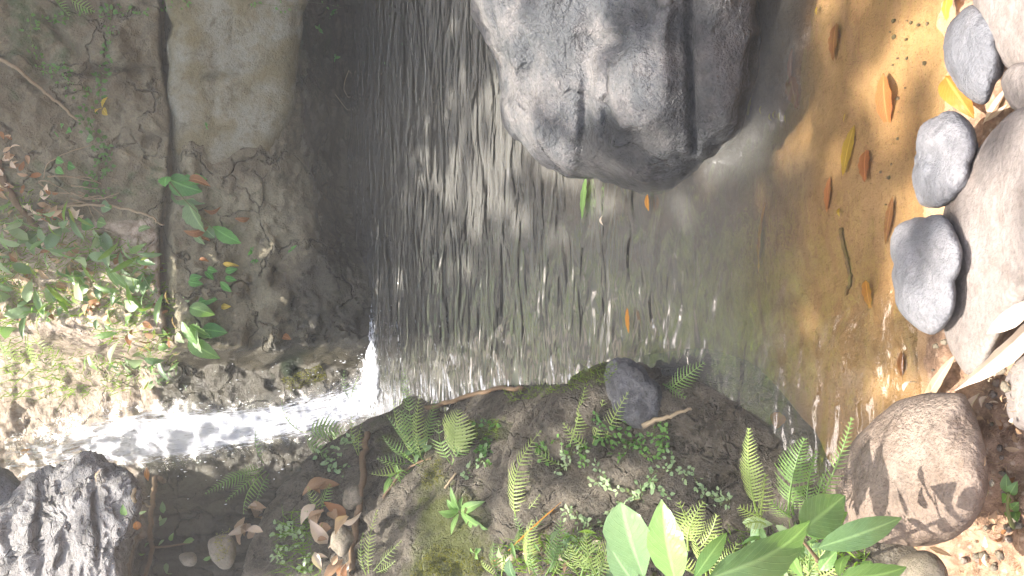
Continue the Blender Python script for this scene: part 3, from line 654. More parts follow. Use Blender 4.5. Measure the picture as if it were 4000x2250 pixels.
def surf_leaf(name, label, ix, iy, length, width, ang, mat, cat='leaf', group=None, curl=None, fold=None, shape='lance', lift=0.006, tilt=0.25, P=None):
    """a single leaf lying where the line of sight meets a surface; length, width in px"""
    h = hit(ix, iy); p = h[0] if P is None else P; dd = np.linalg.norm(p - CAM); nr = unit(h[1] + rng.normal(0, tilt, 3)) if P is None else unit(np.array([0, 0, 1.]) + rng.normal(0, .06, 3))
    du = -UP * math.cos(ang) + RT * -math.sin(ang); du = unit(du - nr * (du @ nr)); L = length / F * dd
    V, Fc = leaf_geo(-du * L / 2, du * L / 2, width / F * dd, nr, rng.uniform(.02, .2) if curl is None else curl, rng.uniform(-.2, .6) if fold is None else fold, shape, 12, 4, .04)
    o = put(name, newmesh(name, V, Fc, mat), None, p + nr * (lift + 0.003)); props(o, label, cat, group); veins(o, 12, 4)
    return o
def vine(name, label, pts, mat, leafpx=14, step=16, stemr=0.0012, cat='vine', group=None, jitter=10, stemmat=None, single=False):
    """stem following points of the picture over the surface, with small leaves along it"""
    pts = np.array(pts, float); seg = np.hypot(*np.diff(pts, axis=0).T); s = np.concatenate([[0], np.cumsum(seg)]); n = max(4, int(s[-1] / 14))
    q = np.stack([np.interp(np.linspace(0, s[-1], n), s, pts[:, i]) for i in (0, 1)], -1); q[1:-1] += rng.normal(0, 3, (n - 2, 2))
    W = []; N = []
    for a in q:
        h = hit(*a); W.append(h[0] + h[1] * 0.006); N.append(h[1])
    W = np.array(W)
    for _ in range(2): W[1:-1] = (W[:-2] + 2 * W[1:-1] + W[2:]) / 4
    e = empty(name, W[0]); props(e, label, cat, group)
    V, Fc = tube(W, stemr, stemr * .6, 4); part('stem', V, Fc, stemmat or M_stem, e)
    LV = []; LF = []
    for k in range(int(s[-1] / step)):
        i = int(rng.integers(0, n)); P = W[i]; dd = np.linalg.norm(P - CAM); nr = unit(N[i] + rng.normal(0, .5, 3) + np.array([0, -.2, .3])); du = unit(np.cross(nr, rng.normal(0, 1, 3)))
        L = leafpx / F * dd * rng.uniform(.6, 1.3); A = P + du * rng.uniform(0, jitter) / F * dd + nr * .004
        v, f = leaf_geo(A, A + du * L, L * .75, nr, .05, .2, 'ovate', 5, 1); b = len(LV); LV += v; LF += [tuple(int(x) + b for x in g) for g in f]
    if LV: part('foliage', LV, LF, mat, e)
    return e
def twig(name, label, pts, r0, r1, mat, cat='twig', group=None, lift=0.01, dists=None):
    if dists is None:
        W = np.array([hit(*p)[0] + hit(*p)[1] * (lift + r0) for p in pts])
    else: W = np.array([airpoint(p[0], p[1], d) for p, d in zip(pts, dists)])
    n = len(W); tq = np.linspace(0, n - 1, n * 5); S = np.stack([np.interp(tq, range(n), W[:, i]) for i in range(3)], -1)
    for _ in range(3): S[1:-1] = (S[:-2] + 2 * S[1:-1] + S[2:]) / 4
    S[1:-1] += rng.normal(0, r0 * .25, (len(S) - 2, 3))
    V, Fc = tube(S, r0, r1, 7); c = S[0]
    return props(put(name, newmesh(name, np.array(V) - c, Fc, mat), None, c), label, cat, group)

# ---- ferns on the bank
fern('fern clump with arching pale fronds at the bank edge beside the cascade foot', [((1610, 1800), (1495, 1700), 90, .05), ((1620, 1790), (1560, 1560), 100, .06), ((1640, 1790), (1580, 1440), 90, .08), ((1650, 1780), (1700, 1560), 90, .06), ((1600, 1810), (1470, 1790), 80, .05), ((1660, 1800), (1510, 1620), 90, .06), ((1620, 1820), (1520, 1900), 70, .05), ((1630, 1800), (1535, 1560), 100, .09, M_fern_pale), ((1650, 1800), (1640, 1540), 90, .08, M_fern_pale), ((1600, 1830), (1450, 1850), 80, .07, M_fern_pale), ((1640, 1820), (1560, 1760), 80, .08)], M_fern)
fern('broad green fern frond beside the pale fern clump', [((1770, 1805), (1790, 1600), 230, .08, M_fern_pale), ((1765, 1815), (1860, 1690), 100, .06), ((1760, 1810), (1715, 1640), 110, .06)], M_fern)
fern('pale fern with three upright fronds near the dark angular stone', [((2225, 1740), (2285, 1510), 110, .05), ((2315, 1735), (2355, 1560), 120, .05), ((2370, 1710), (2455, 1530), 90, .06), ((2300, 1750), (2200, 1650), 70, .04)], M_fern_pale)
fern('tall sunlit fern frond standing in the middle of the bank', [((2015, 2020), (2115, 1680), 130, .12, M_fern_pale, .05), ((2010, 2030), (2110, 1930), 60, .06, M_fern_pale)], M_fern_pale)
fern('small drooping fern frond lying beside the tall sunlit frond', [((2200, 1815), (2085, 1760), 90, .03)], M_fern_pale)
fern('curved fern below the tall sunlit frond', [((2040, 2110), (2135, 2005), 70, .05), ((2030, 2060), (2015, 2150), 70, .05), ((2070, 2120), (2010, 2010), 60, .05)], M_fern)
fern('bright fern tip reaching over the pool reflection', [((2600, 1530), (2752, 1415), 100, .06), ((2590, 1500), (2680, 1555), 60, .04)], M_fern, base=Pd(2560, 1530, 2.2))
fern('yellow green fern at the lower edge beside the dry leaf litter', [((1440, 2240), (1475, 1990), 70, .05, M_fern_pale), ((1460, 2230), (1570, 2110), 60, .05, M_fern_pale), ((1470, 2235), (1545, 2190), 50, .04, M_fern_pale), ((1430, 2245), (1420, 2080), 50, .05)], M_fern_pale)
fern('pale fern group around the orange dead leaf', [((2070, 2240), (2080, 2030), 110, .06, M_fern_pale), ((2130, 2250), (2190, 2020), 110, .06), ((2160, 2250), (2250, 2090), 100, .06, M_fern_pale), ((2100, 2260), (2060, 2130), 80, .06)], M_fern)
fern('tall sunlit fern at the left of the foreground clump', [((2960, 2010), (2925, 1672), 120, .06, M_fern_pale), ((2970, 2010), (2990, 1850), 80, .05, M_fern_pale), ((2985, 2030), (2885, 1980), 90, .05, M_fern_pale), ((2990, 2050), (2910, 2050), 80, .04, M_fern_pale)], M_fern_pale, base=Pd(2970, 2030, 1.52))
fern('open green fern frond in the foreground clump before dark water', [((3080, 2020), (3143, 1712), 170, .05), ((3090, 2020), (3010, 1960), 80, .05), ((3100, 2010), (3130, 1900), 90, .04)], M_fern, base=Pd(3085, 2030, 1.48))
fern('narrow bright fern frond leaning over the orange sand', [((3150, 2030), (3328, 1630), 70, .06), ((3160, 2030), (3190, 1760), 60, .05), ((3140, 2040), (3220, 1850), 50, .05)], M_fern, base=Pd(3155, 2030, 1.46))
fern('yellow green fern behind the two large upright leaves', [((2700, 2110), (2650, 1960), 130, .05, M_fern_pale), ((2690, 2150), (2750, 1960), 110, .06, M_fern_pale), ((2720, 2150), (2800, 2010), 100, .06, M_fern_pale)], M_fern_pale, base=Pd(2700, 2150, 1.62))
fern('feathery fern under the foreground leaves by the brown boulder', [((3010, 2240), (3100, 2130), 80, .05, M_fern_pale), ((3060, 2250), (2990, 2140), 80, .05, M_fern_pale), ((3120, 2240), (3220, 2160), 70, .05, M_fern_pale)], M_fern_pale, base=Pd(3050, 2240, 1.38))
fern('pale fern at the lower edge between the two broad leaved plants', [((2760, 2250), (2700, 2080), 110, .06, M_fern_pale), ((2780, 2250), (2800, 2090), 110, .06, M_fern_pale), ((2800, 2250), (2880, 2120), 90, .06), ((2740, 2250), (2640, 2150), 90, .05)], M_fern_pale, base=Pd(2770, 2250, 1.5))
fern('low fern spreading under the orange dead leaf at the lower edge', [((2270, 2250), (2330, 2120), 90, .05), ((2260, 2250), (2210, 2150), 80, .05, M_fern_pale), ((2290, 2250), (2400, 2180), 80, .05)], M_fern, base=Pd(2270, 2250, 1.75))
fern('bright fern at the lower edge under the long glossy leaves', [((3140, 2255), (3060, 2150), 90, .05, M_fern_pale), ((3160, 2255), (3170, 2120), 90, .06), ((3180, 2255), (3290, 2190), 90, .05, M_fern_pale), ((3150, 2255), (3230, 2140), 80, .05, M_fern_pale)], M_fern, base=Pd(3150, 2255, 1.36))
fern('dense pale fern between the orange dead leaf and the large upright leaves', [((2330, 2250), (2290, 2080), 120, .06, M_fern_pale), ((2340, 2250), (2390, 2090), 110, .06, M_fern_pale), ((2310, 2250), (2220, 2120), 100, .06)], M_fern_pale, base=Pd(2330, 2250, 1.7))
fern('small bright fern on the bank below the star shaped rosette', [((1950, 2250), (1930, 2120), 80, .05), ((1960, 2250), (2010, 2150), 80, .05, M_fern_pale), ((1940, 2250), (1880, 2190), 70, .04, M_fern_pale)], M_fern)
fern('bright fern rising over the dry leaves left of the bank root', [((1250, 2000), (1200, 1900), 70, .05, M_fern_pale), ((1255, 2000), (1290, 1890), 70, .05), ((1245, 2005), (1170, 1990), 60, .05, M_fern_pale)], M_fern)
# ---- ferns by the cascade and recess
fern('broad fern frond hanging in front of the lower cascade', [((1190, 1690), (1350, 1680), 120, .04), ((1190, 1700), (1290, 1790), 110, .05), ((1185, 1690), (1100, 1560), 60, .05)], M_fern, base=Pd(1185, 1700, 3.95))
fern('leafy fern clump overhanging the dark recess left of the cascade', [((1030, 1830), (880, 1960), 80, .06), ((1040, 1840), (950, 2010), 90, .06), ((1020, 1830), (800, 1930), 70, .05), ((1030, 1820), (930, 1840), 80, .05), ((1050, 1850), (1000, 1960), 70, .06), ((1030, 1810), (1000, 1680), 80, .05)], M_fern, base=Pd(1030, 1835, 3.85))
fern('yellow green fern upright at the foot of the cascade', [((1400, 1780), (1375, 1610), 60, .04, M_fern_pale), ((1405, 1780), (1415, 1650), 50, .04, M_fern_pale)], M_fern_pale)
fern('small fern standing against the white foam', [((1365, 1560), (1345, 1445), 50, .05), ((1370, 1560), (1400, 1470), 40, .05)], M_fern, base=Pd(1370, 1570, 4.2))
fern('fern frond arching at the far left edge of the sunlit slope', [((-20, 1330), (110, 1425), 100, .06, M_fern_pale), ((0, 1320), (60, 1440), 80, .05)], M_fern)
fern('sunlit fern frond below the leaf litter on the slope', [((110, 1300), (180, 1465), 100, .06, M_fern_pale), ((120, 1310), (215, 1400), 80, .05, M_fern_pale), ((100, 1310), (130, 1420), 60, .05)], M_fern_pale)
fern('two fern fronds hanging at the top left corner of the cliff', [((205, -15), (272, 62), 60, .04), ((265, -10), (372, 46), 70, .04)], M_fern)
fern('young fern tip beside the white foam on the bank', [((1590, 1590), (1570, 1450), 50, .05)], M_fern)

# ---- foreground large leaved plants
plant('broad_leaf_plant', 'plant with two large upright pale green leaves at the lower edge', [((2520, 2270), (2425, 1960), 190, 1.32, 1.26, 'obovate', M_leaf), ((2640, 2280), (2585, 1950), 150, 1.28, 1.24, 'lance', M_leaf_bright), ((2480, 2280), (2370, 2110), 110, 1.36, 1.34, 'ovate', M_leaf), ((2020, 2270), (1990, 2180), 60, 1.7, 1.66, 'lance', M_leaf)], M_leaf, stem=[(2560, 2240), (2560, 2290, 1.3)])
plant('broad_leaf_plant', 'plant with long glossy dark green leaves spreading across the lower foreground', [((2760, 2262), (3165, 2035), 175, 1.14, 1.24, 'ovate', M_leaf), ((3130, 2075), (3300, 1935), 150, 1.24, 1.30, 'ovate', M_leaf), ((3190, 2140), (3522, 2022), 95, 1.2, 1.24, 'lance', M_leaf), ((3150, 2090), (3310, 2000), 80, 1.27, 1.3, 'ovate', M_leaf_bright), ((2710, 2260), (2840, 2080), 60, 1.22, 1.25, 'lance', M_leaf_bright)], M_leaf, stem=[(3200, 2240), (3190, 2180, 1.24), (3110, 2080, 1.22)], stemmat=M_root)
plant('leafy_seedling', 'pale bright leaves cut by the lower edge under the brown boulder', [((3280, 2260), (3540, 2215), 120, 1.14, 1.16, 'ovate', M_leaf_bright), ((3400, 2190), (3380, 2250), 60, 1.22, 1.18, 'ovate', M_leaf_bright), ((3310, 2170), (3280, 2260), 60, 1.24, 1.2, 'ovate', M_leaf_bright), ((3200, 2230), (3270, 2150), 50, 1.26, 1.25, 'lance', M_leaf_bright), ((3100, 2160), (3140, 2260), 45, 1.3, 1.26, 'lance', M_leaf_bright)], M_leaf_bright)
plant('leafy_seedling', 'green seedling at the right edge on brown soil', [((3935, 1925), (3930, 1850), 40, None, None, 'ovate'), ((3945, 1930), (3975, 1880), 36, None, None, 'ovate'), ((3935, 1935), (3915, 1965), 36, None, None, 'ovate'), ((3950, 1990), (3980, 1960), 36, None, None, 'ovate'), ((3950, 2000), (3945, 2035), 34, None, None, 'ovate'), ((3965, 2000), (3975, 2040), 34, None, None, 'ovate'), ((3940, 1945), (3960, 1985), 30, None, None, 'ovate')], M_leaf_bright, stem=[(3960, 2060), (3940, 1925, 1.38)])
plant('rosette_plant', 'star shaped rosette of lance leaves on the bank slab', [((1795, 1995), (1760, 1900), 28, None, None, 'lance'), ((1790, 2000), (1712, 1998), 44, None, None, 'lance'), ((1792, 2005), (1762, 2090), 22, None, None, 'lance'), ((1800, 2005), (1905, 2068), 46, None, None, 'lance'), ((1800, 1998), (1895, 1958), 38, None, None, 'lance'), ((1795, 1995), (1808, 1940), 28, None, None, 'lance'), ((1790, 1998), (1745, 1950), 30, None, None, 'lance')], M_leaf_bright)
plant('rosette_plant', 'rosette of glossy leaves inside the fern clump by the cascade', [((1645, 1750), (1580, 1780), 40, None, None, 'lance'), ((1650, 1745), (1630, 1690), 36, None, None, 'lance'), ((1655, 1755), (1690, 1740), 36, None, None, 'ovate'), ((1650, 1760), (1625, 1810), 40, None, None, 'ovate'), ((1655, 1755), (1670, 1700), 36, None, None, 'ovate')], M_leaf)
plant('rosette_plant', 'small plant with one long hanging leaf below the fern clump', [((1540, 1850), (1500, 1935), 28, None, None, 'lance'), ((1545, 1850), (1510, 1855), 22, None, None, 'lance'), ((1550, 1848), (1585, 1840), 24, None, None, 'ovate'), ((1550, 1855), (1565, 1880), 24, None, None, 'ovate'), ((1548, 1845), (1550, 1815), 20, None, None, 'lance')], M_leaf_bright)
plant('leafy_seedling', 'pair of yellow green leaves on the lower bank slab', [((1855, 2160), (1880, 2145), 26, None, None, 'ovate'), ((1855, 2160), (1838, 2140), 20, None, None, 'ovate'), ((1860, 2165), (1868, 2185), 22, None, None, 'ovate')], M_leaf_bright)
# ---- cliff plants
plant('hanging_plant', 'large green leaves hanging under the sandstone block', [((660, 700), (790, 748), 90, None, None, 'ovate'), ((650, 690), (645, 730), 60, None, None, 'ovate'), ((670, 745), (800, 795), 80, None, None, 'ovate', M_leaf), ((735, 790), (800, 905), 100, None, None, 'ovate', M_leaf), ((830, 885), (942, 950), 62, None, None, 'lance'), ((755, 905), (800, 955), 28, None, None, 'lance', M_leaf), ((800, 890), (840, 930), 50, None, None, 'ovate', M_leaf), ((700, 710), (810, 700), 50, None, None, 'lance')], M_leaf_cliff, stem=[(645, 690), (720, 780, 4.3), (830, 890, 4.3)])
plant('hanging_plant', 'small leaves below the hanging plant on the grey cliff', [((800, 1060), (835, 1095), 22, None, None, 'lance'), ((810, 1050), (850, 1060), 30, None, None, 'ovate'), ((740, 1090), (790, 1080), 34, None, None, 'ovate'), ((735, 1100), (795, 1110), 34, None, None, 'ovate'), ((860, 1100), (905, 1140), 28, None, None, 'lance'), ((880, 1060), (930, 1050), 28, None, None, 'ovate'), ((880, 1085), (925, 1095), 26, None, None, 'ovate'), ((870, 1030), (915, 1030), 20, None, None, 'lance', M_leaf_yellow), ((890, 1040), (935, 1040), 16, None, None, 'lance', M_leaf_yellow)], M_leaf_cliff)
plant('hanging_plant', 'bright sunlit leaves hanging at the edge of the slope above the recess', [((740, 1200), (840, 1230), 60, None, None, 'ovate'), ((775, 1180), (850, 1170), 55, None, None, 'ovate', M_leaf_cliff), ((710, 1255), (770, 1345), 45, None, None, 'lance'), ((740, 1270), (830, 1320), 75, None, None, 'ovate'), ((790, 1285), (890, 1300), 60, None, None, 'ovate', M_leaf_cliff), ((735, 1330), (860, 1400), 70, None, None, 'ovate'), ((770, 1260), (790, 1380), 50, None, None, 'lance', M_tiny_pale), ((690, 1300), (720, 1340), 36, None, None, 'ovate', M_tiny_pale), ((620, 1345), (660, 1360), 40, None, None, 'ovate')], M_leaf_bright)
for (a, b, lab) in (((420, 1040), (520, 1138), 'long bright strap leaf in the middle of the slope vegetation'), ((500, 1145), (580, 1232), 'long bright strap leaf below the middle of the slope vegetation'), ((290, 1055), (345, 1130), 'yellow green strap leaf over the dry litter'), ((345, 1385), (385, 1450), 'broad yellow green leaf on the bare slope rock')):
    plant('strap_leaf_plant', lab, [(a, b, 30, None, None, 'lance'), ((a[0] - 8, a[1] + 5), (b[0] - 50, b[1] - 8), 14, None, None, 'lance')], M_leaf_bright)
plant('leafy_seedling', 'three round yellow leaves on the upper cliff', [((400, 420), (420, 380), 36, None, None, 'ovate', M_leaf_yellow), ((395, 425), (372, 440), 30, None, None, 'ovate', M_leaf_yellow), ((402, 425), (420, 450), 34, None, None, 'ovate', M_leaf_yellow)], M_leaf_yellow)
plant('leafy_seedling', 'round leaves on a twig in the dim slope corner', [((225, 525), (215, 520), 26, None, None, 'ovate'), ((240, 500), (250, 485), 24, None, None, 'ovate'), ((262, 510), (280, 515), 28, None, None, 'ovate'), ((220, 620), (250, 635), 30, None, None, 'ovate'), ((220, 655), (250, 680), 30, None, None, 'ovate'), ((265, 640), (295, 655), 36, None, None, 'ovate'), ((340, 540), (365, 545), 36, None, None, 'ovate', M_leaf)], M_leaf_cliff)
plant('leafy_seedling', 'round green leaves on the twig at the top of the slope', [((320, 870), (370, 885), 50, None, None, 'ovate'), ((380, 865), (415, 875), 44, None, None, 'ovate', M_leaf_bright), ((395, 800), (435, 815), 50, None, None, 'ovate', M_leaf), ((540, 900), (590, 890), 36, None, None, 'ovate', M_tiny_pale)], M_leaf_cliff)
for k, (x, y, lab) in enumerate(((1140, 975, 'tiny green plant on the dark grey cliff'), (1000, 1015, 'tiny green plant beside the scalloped hollows'), (806, 485, 'tiny green fern on the sandstone block'), (1295, 55, 'tiny green plant on the dark cliff top right of the block'), (1310, 225, 'tiny green plant above the dark undercut'), (1245, 110, 'tiny sprout between block and undercut'), (985, 982, 'tiny pale sprout over the grey cliff'))):
    plant('leafy_seedling', lab, [((x, y), (x + rng.uniform(-22, 22), y + rng.uniform(-20, 22)), 13, None, None, 'ovate') for _ in range(5)], M_leaf_cliff)

# ---- vines on the cliff
vine('creeping_vine', 'vine of small round leaves hanging down the upper cliff', [(430, 40), (436, 163), (380, 270), (402, 326), (330, 435), (326, 490), (400, 545), (381, 653), (370, 760), (440, 770)], M_tiny, 16, 5, jitter=30)
vine('creeping_vine', 'vine running along the top of the cliff', [(150, 75), (380, 52), (590, 40), (730, 5)], M_tiny, 14, 9, jitter=14)
vine('creeping_vine', 'faint vine in the upper left of the cliff', [(120, 60), (125, 200), (160, 260), (205, 300), (240, 250), (260, 330), (350, 370)], M_tiny, 13, 6, jitter=34)
vine('creeping_vine', 'vine leaves crossing the cliff beside the yellow leaves', [(440, 620), (400, 690), (350, 720), (400, 740)], M_tiny, 16, 4, jitter=30)
vine('creeping_vine', 'little leaves at the top of the dark cliff', [(990, 10), (1100, 25), (1220, 10), (1330, 30)], M_tiny, 12, 16, jitter=25)
vine('creeping_vine', 'trailing pale vine across the edge of the slope', [(560, 1165), (650, 1172), (740, 1172)], M_tiny_pale, 11, 5, jitter=12)
# roots on dark undercut
twig('hanging_root', 'fine tangled root on the dark undercut of the cliff', [(1440, 140), (1400, 190), (1330, 340), (1370, 400), (1440, 440)], .003, .001, M_twig, 'root')
twig('hanging_root', 'thin root strand lower on the dark undercut', [(1310, 370), (1350, 430), (1390, 450), (1430, 390)], .002, .001, M_twig, 'root')
# branches
twig('branch', 'long thin branch slanting across the upper left cliff', [(-20, 225), (60, 270), (130, 337), (220, 400), (305, 468)], .009, .006, M_twig, 'branch')
twig('branch', 'thick leaning branch at the left edge', [(-10, 620), (30, 700), (87, 803), (150, 870)], .018, .014, M_root, 'branch')
twig('branch', 'curved bare twig arching over the slope vegetation', [(60, 850), (180, 820), (288, 798), (435, 803), (544, 830), (604, 850), (615, 870), (640, 878)], .008, .004, M_twig, 'twig', dists=[4.5, 4.45, 4.4, 4.35, 4.3, 4.3, 4.3, 4.32])
twig('branch', 'dark diagonal stick at the far left of the slope', [(-10, 1040), (60, 960), (110, 880), (170, 840)], .007, .005, M_root, 'twig')
twig('twig', 'thin stem fork on the lower cliff left of the vine', [(175, 690), (180, 640), (260, 600), (360, 565)], .003, .002, M_twig)
for k in range(12):
    a = (rng.uniform(60, 330), rng.uniform(680, 800)); twig('twig', 'dry twig in the tangle beside the leaning branch', [a, (a[0] + rng.uniform(40, 90), a[1] + rng.uniform(-10, 45)), (a[0] + rng.uniform(100, 170), a[1] + rng.uniform(-10, 70))], .004, .002, M_twig, 'twig', 'dry twigs tangled beside the branch', lift=.02)
twig('root', 'thick pale root descending from the cascade edge', [(650, 1845), (625, 1880), (607, 1940), (603, 2006), (597, 2080), (590, 2141), (572, 2215), (585, 2270)], .017, .013, M_root, 'root', lift=.05)
twig('root', 'kinked thin root beside the thick root', [(535, 1935), (520, 1950), (525, 1975), (550, 1998), (600, 2006)], .008, .006, M_twig, 'root', lift=.06)
twig('root', 'horizontal pale root crossing the dark recess', [(600, 2170), (680, 2160), (760, 2140)], .007, .005, M_root, 'root', lift=.05)
twig('root', 'root along the edge of the bank slab', [(1440, 1700), (1420, 1800), (1405, 1920), (1395, 2060), (1385, 2250)], .016, .014, M_root, 'root', lift=.0)
twig('root', 'thin root running along the top of the mossy bank', [(1560, 1560), (1680, 1600), (1800, 1565), (1960, 1525), (2050, 1530)], .012, .008, M_root, 'root', lift=.0)
twig('root', 'long thin root along the slope of the bank slab', [(1500, 1950), (1560, 1860), (1620, 1815), (1690, 1790)], .006, .005, M_root, 'root', lift=.004)
twig('twig', 'short pale twig lying above the star shaped rosette', [(1740, 1908), (1785, 1852)], .005, .004, M_twig, lift=.004)
twig('twig', 'brown twig sticking out from the bank over dark water', [(2510, 1665), (2560, 1640), (2620, 1625), (2700, 1597)], .008, .004, M_twig, dists=[2.2, 2.16, 2.14, 2.12])
twig('twig', 'curved submerged stick on the orange sand', [(3290, 890), (3300, 960), (3320, 1040), (3330, 1110), (3310, 1150)], .005, .004, M_root, lift=.0)
for a, b, lab in (((3770, 330), (3740, 420), 'pale straw between the near shore stones'), ((3940, 360), (3850, 460), 'straw strip below the pale grey stone'), ((3920, 400), (3860, 470), 'short straw beside the larger straw strip')):
    surf_leaf('straw', lab, (a[0] + b[0]) / 2, (a[1] + b[1]) / 2, math.hypot(a[0] - b[0], a[1] - b[1]), 16, math.atan2(b[1] - a[1], b[0] - a[0]), M_dry_pale, 'straw')

# ---- single leaves
surf_leaf('fallen_leaf', 'glossy orange leaf at the waterline beside the pale grey stone', 3765, 400, 200, 95, 0.95, M_leaf_orange, shape='ovate', lift=.02)
surf_leaf('fallen_leaf', 'orange leaf at the upper right waterline', 3750, 25, 120, 55, 1.9, M_leaf_orange, shape='lance', lift=.012)
surf_leaf('sunken_leaf', 'russet leaf with holes on the orange sand', 3470, 395, 190, 78, 1.75, M_leaf_pink, shape='lance', tilt=.1, lift=.003, curl=.03, fold=.12)
surf_leaf('sunken_leaf', 'slender yellow leaf on the orange sand', 3322, 590, 180, 48, 1.95, M_leaf_yellow, shape='lance', tilt=.1, lift=.003, curl=.03, fold=.12)
surf_leaf('sunken_leaf', 'russet leaf next to the slender yellow leaf', 3390, 650, 120, 72, 0.7, M_leaf_pink, shape='ovate', tilt=.1, lift=.003, curl=.03, fold=.12)
surf_leaf('sunken_leaf', 'vivid orange red leaf on the sand near the grey stone', 3402, 1152, 110, 58, 1.4, M_leaf_orange, shape='ovate', tilt=.1, lift=.003, curl=.03, fold=.12)
surf_leaf('sunken_leaf', 'dark brown leaf edge standing in the sand', 3478, 860, 170, 26, 1.9, M_brown, shape='lance', lift=.003, curl=.03, fold=.12)
surf_leaf('sunken_leaf', 'broad brown leaf under water near the boulder', 3270, 165, 130, 66, 1.6, M_brown, shape='ovate', tilt=.1, lift=.003, curl=.03, fold=.12)
surf_leaf('sunken_leaf', 'long brown leaf under water beside the broad one', 3100, 260, 130, 44, 1.2, M_leaf_pink, shape='lance', tilt=.1, lift=.003, curl=.03, fold=.12)
surf_leaf('sunken_leaf', 'heart shaped dim leaf under water by the boulder', 3110, 360, 120, 84, 1.5, M_brown, shape='ovate', tilt=.1, lift=.003, curl=.03, fold=.12)
surf_leaf('sunken_leaf', 'green yellow leaf at the foot of the boulder', 2930, 400, 110, 40, 1.2, M_leaf_yellow, shape='lance', tilt=.1, lift=.003, curl=.03, fold=.12)
surf_leaf('sunken_leaf', 'long orange leaf under the rippled shallow water', 2985, 930, 260, 50, 1.35, M_leaf_orange, shape='lance', tilt=.1, lift=.003, curl=.03, fold=.12)
surf_leaf('sunken_leaf', 'narrow brown leaf under the shallow water on the sand', 3245, 760, 130, 40, 1.55, M_leaf_pink, shape='lance', tilt=.1, lift=.003, curl=.03, fold=.12)
surf_leaf('sunken_leaf', 'dim ochre leaf in the shaded sand left of the brown boulder', 3035, 1650, 150, 55, 1.8, M_leaf_orange, shape='lance', tilt=.1, lift=.003, curl=.03, fold=.12)
surf_leaf('sunken_leaf', 'small brown leaf in the sand below the grey stone', 3530, 1420, 90, 30, 1.9, M_brown, shape='lance', tilt=.1, lift=.003, curl=.03, fold=.12)
surf_leaf('floating_leaf', 'long yellow green leaf floating below the boulder tip', 2290, 775, 165, 38, 1.75, M_leaf_bright, shape='lance', P=Pz(2290, 775, .006), curl=.02, fold=.1)
surf_leaf('floating_leaf', 'small orange leaf floating at the boulder tip', 2541, 792, 66, 26, 1.35, M_leaf_orange, shape='lance', P=Pz(2541, 792, .008), curl=.05)
surf_leaf('floating_leaf', 'orange leaf floating on the rippled reflections', 2462, 1252, 100, 26, 1.35, M_leaf_orange, shape='lance', P=Pz(2462, 1252, .008), curl=.04)
surf_leaf('floating_leaf', 'small curled pale leaf floating in mid pool', 2364, 862, 40, 12, 1.3, M_dry_pale, shape='lance', P=Pz(2364, 862, .008), curl=.3)
for k, (x, y) in enumerate(((3040, 450), (3055, 455), (3080, 462), (3025, 455), (3313, 462), (3290, 830), (2985, 430), (3205, 45))):
    surf_leaf('sunken_leaf', 'tiny yellow leaf fragment on the sand under water', x, y, 30, 15, 1.4, M_leaf_yellow, group='tiny yellow leaf fragments under water', shape='ovate', tilt=.1)
surf_leaf('dry_leaf', 'long curled pale leaf draped over the flat boulder edge', 3885, 1330, 400, 75, 2.15, M_dry_pale, shape='lance', lift=.02, curl=.06, fold=.5)
surf_leaf('dry_leaf', 'bright white curled leaf on the soil by the flat boulder', 3945, 1200, 180, 60, 2.3, M_dry_pale, shape='lance', lift=.03, curl=.1)
surf_leaf('dry_leaf', 'long brown dry leaf above the brown boulder', 3700, 1505, 280, 42, -0.35, M_dry, shape='lance', lift=.02, curl=.05)
surf_leaf('dry_leaf', 'white dry leaf folded over the top of the brown boulder', 3815, 1600, 190, 66, 0.95, M_dry_pale, shape='lance', lift=.03, curl=.12)
surf_leaf('dry_leaf', 'second pale dry leaf beside the folded white one', 3855, 1640, 150, 46, 1.15, M_dry_pale, shape='lance', lift=.025, curl=.12)
surf_leaf('dry_leaf', 'small white curled leaf at the sand edge', 3580, 1545, 60, 34, 0.1, M_dry_pale, shape='ovate', lift=.015, curl=.2)
surf_leaf('dry_leaf', 'tan leaf on the stone below the brown boulder', 3660, 2185, 70, 34, 0.8, M_dry, shape='ovate', lift=.012)
surf_leaf('dry_leaf', 'long orange dead leaf standing among pale ferns', 2145, 2120, 270, 36, -0.85, M_leaf_orange, shape='lance', lift=.06, curl=.02, tilt=.05)
surf_leaf('dead_leaf', 'yellow leaf stuck at the edge of the cascade', 470, 1615, 34, 14, 0.8, M_leaf_orange)
surf_leaf('dead_leaf', 'orange leaf hanging below the cascade', 582, 1850, 48, 18, 1.4, M_leaf_orange, lift=.03)
surf_leaf('dead_leaf', 'tan leaf on top of the pitted rock', 395, 1860, 42, 18, 1.5, M_dry)
surf_leaf('dead_leaf', 'red brown leaf at the top of the cascade', 110, 1768, 50, 22, 0.2, M_leaf_orange)
surf_leaf('dead_leaf', 'yellow leaf on the grey cliff beside sunlit leaves', 886, 1196, 46, 26, 0.0, M_leaf_yellow, shape='ovate')
surf_leaf('dead_leaf', 'brown leaf in a hollow of the grey cliff', 1123, 1322, 40, 28, 0.5, M_brown, shape='ovate')
surf_leaf('dead_leaf', 'brown leaf in the pale root by the recess', 530, 2020, 46, 28, 1.4, M_brown, shape='ovate', lift=.04)
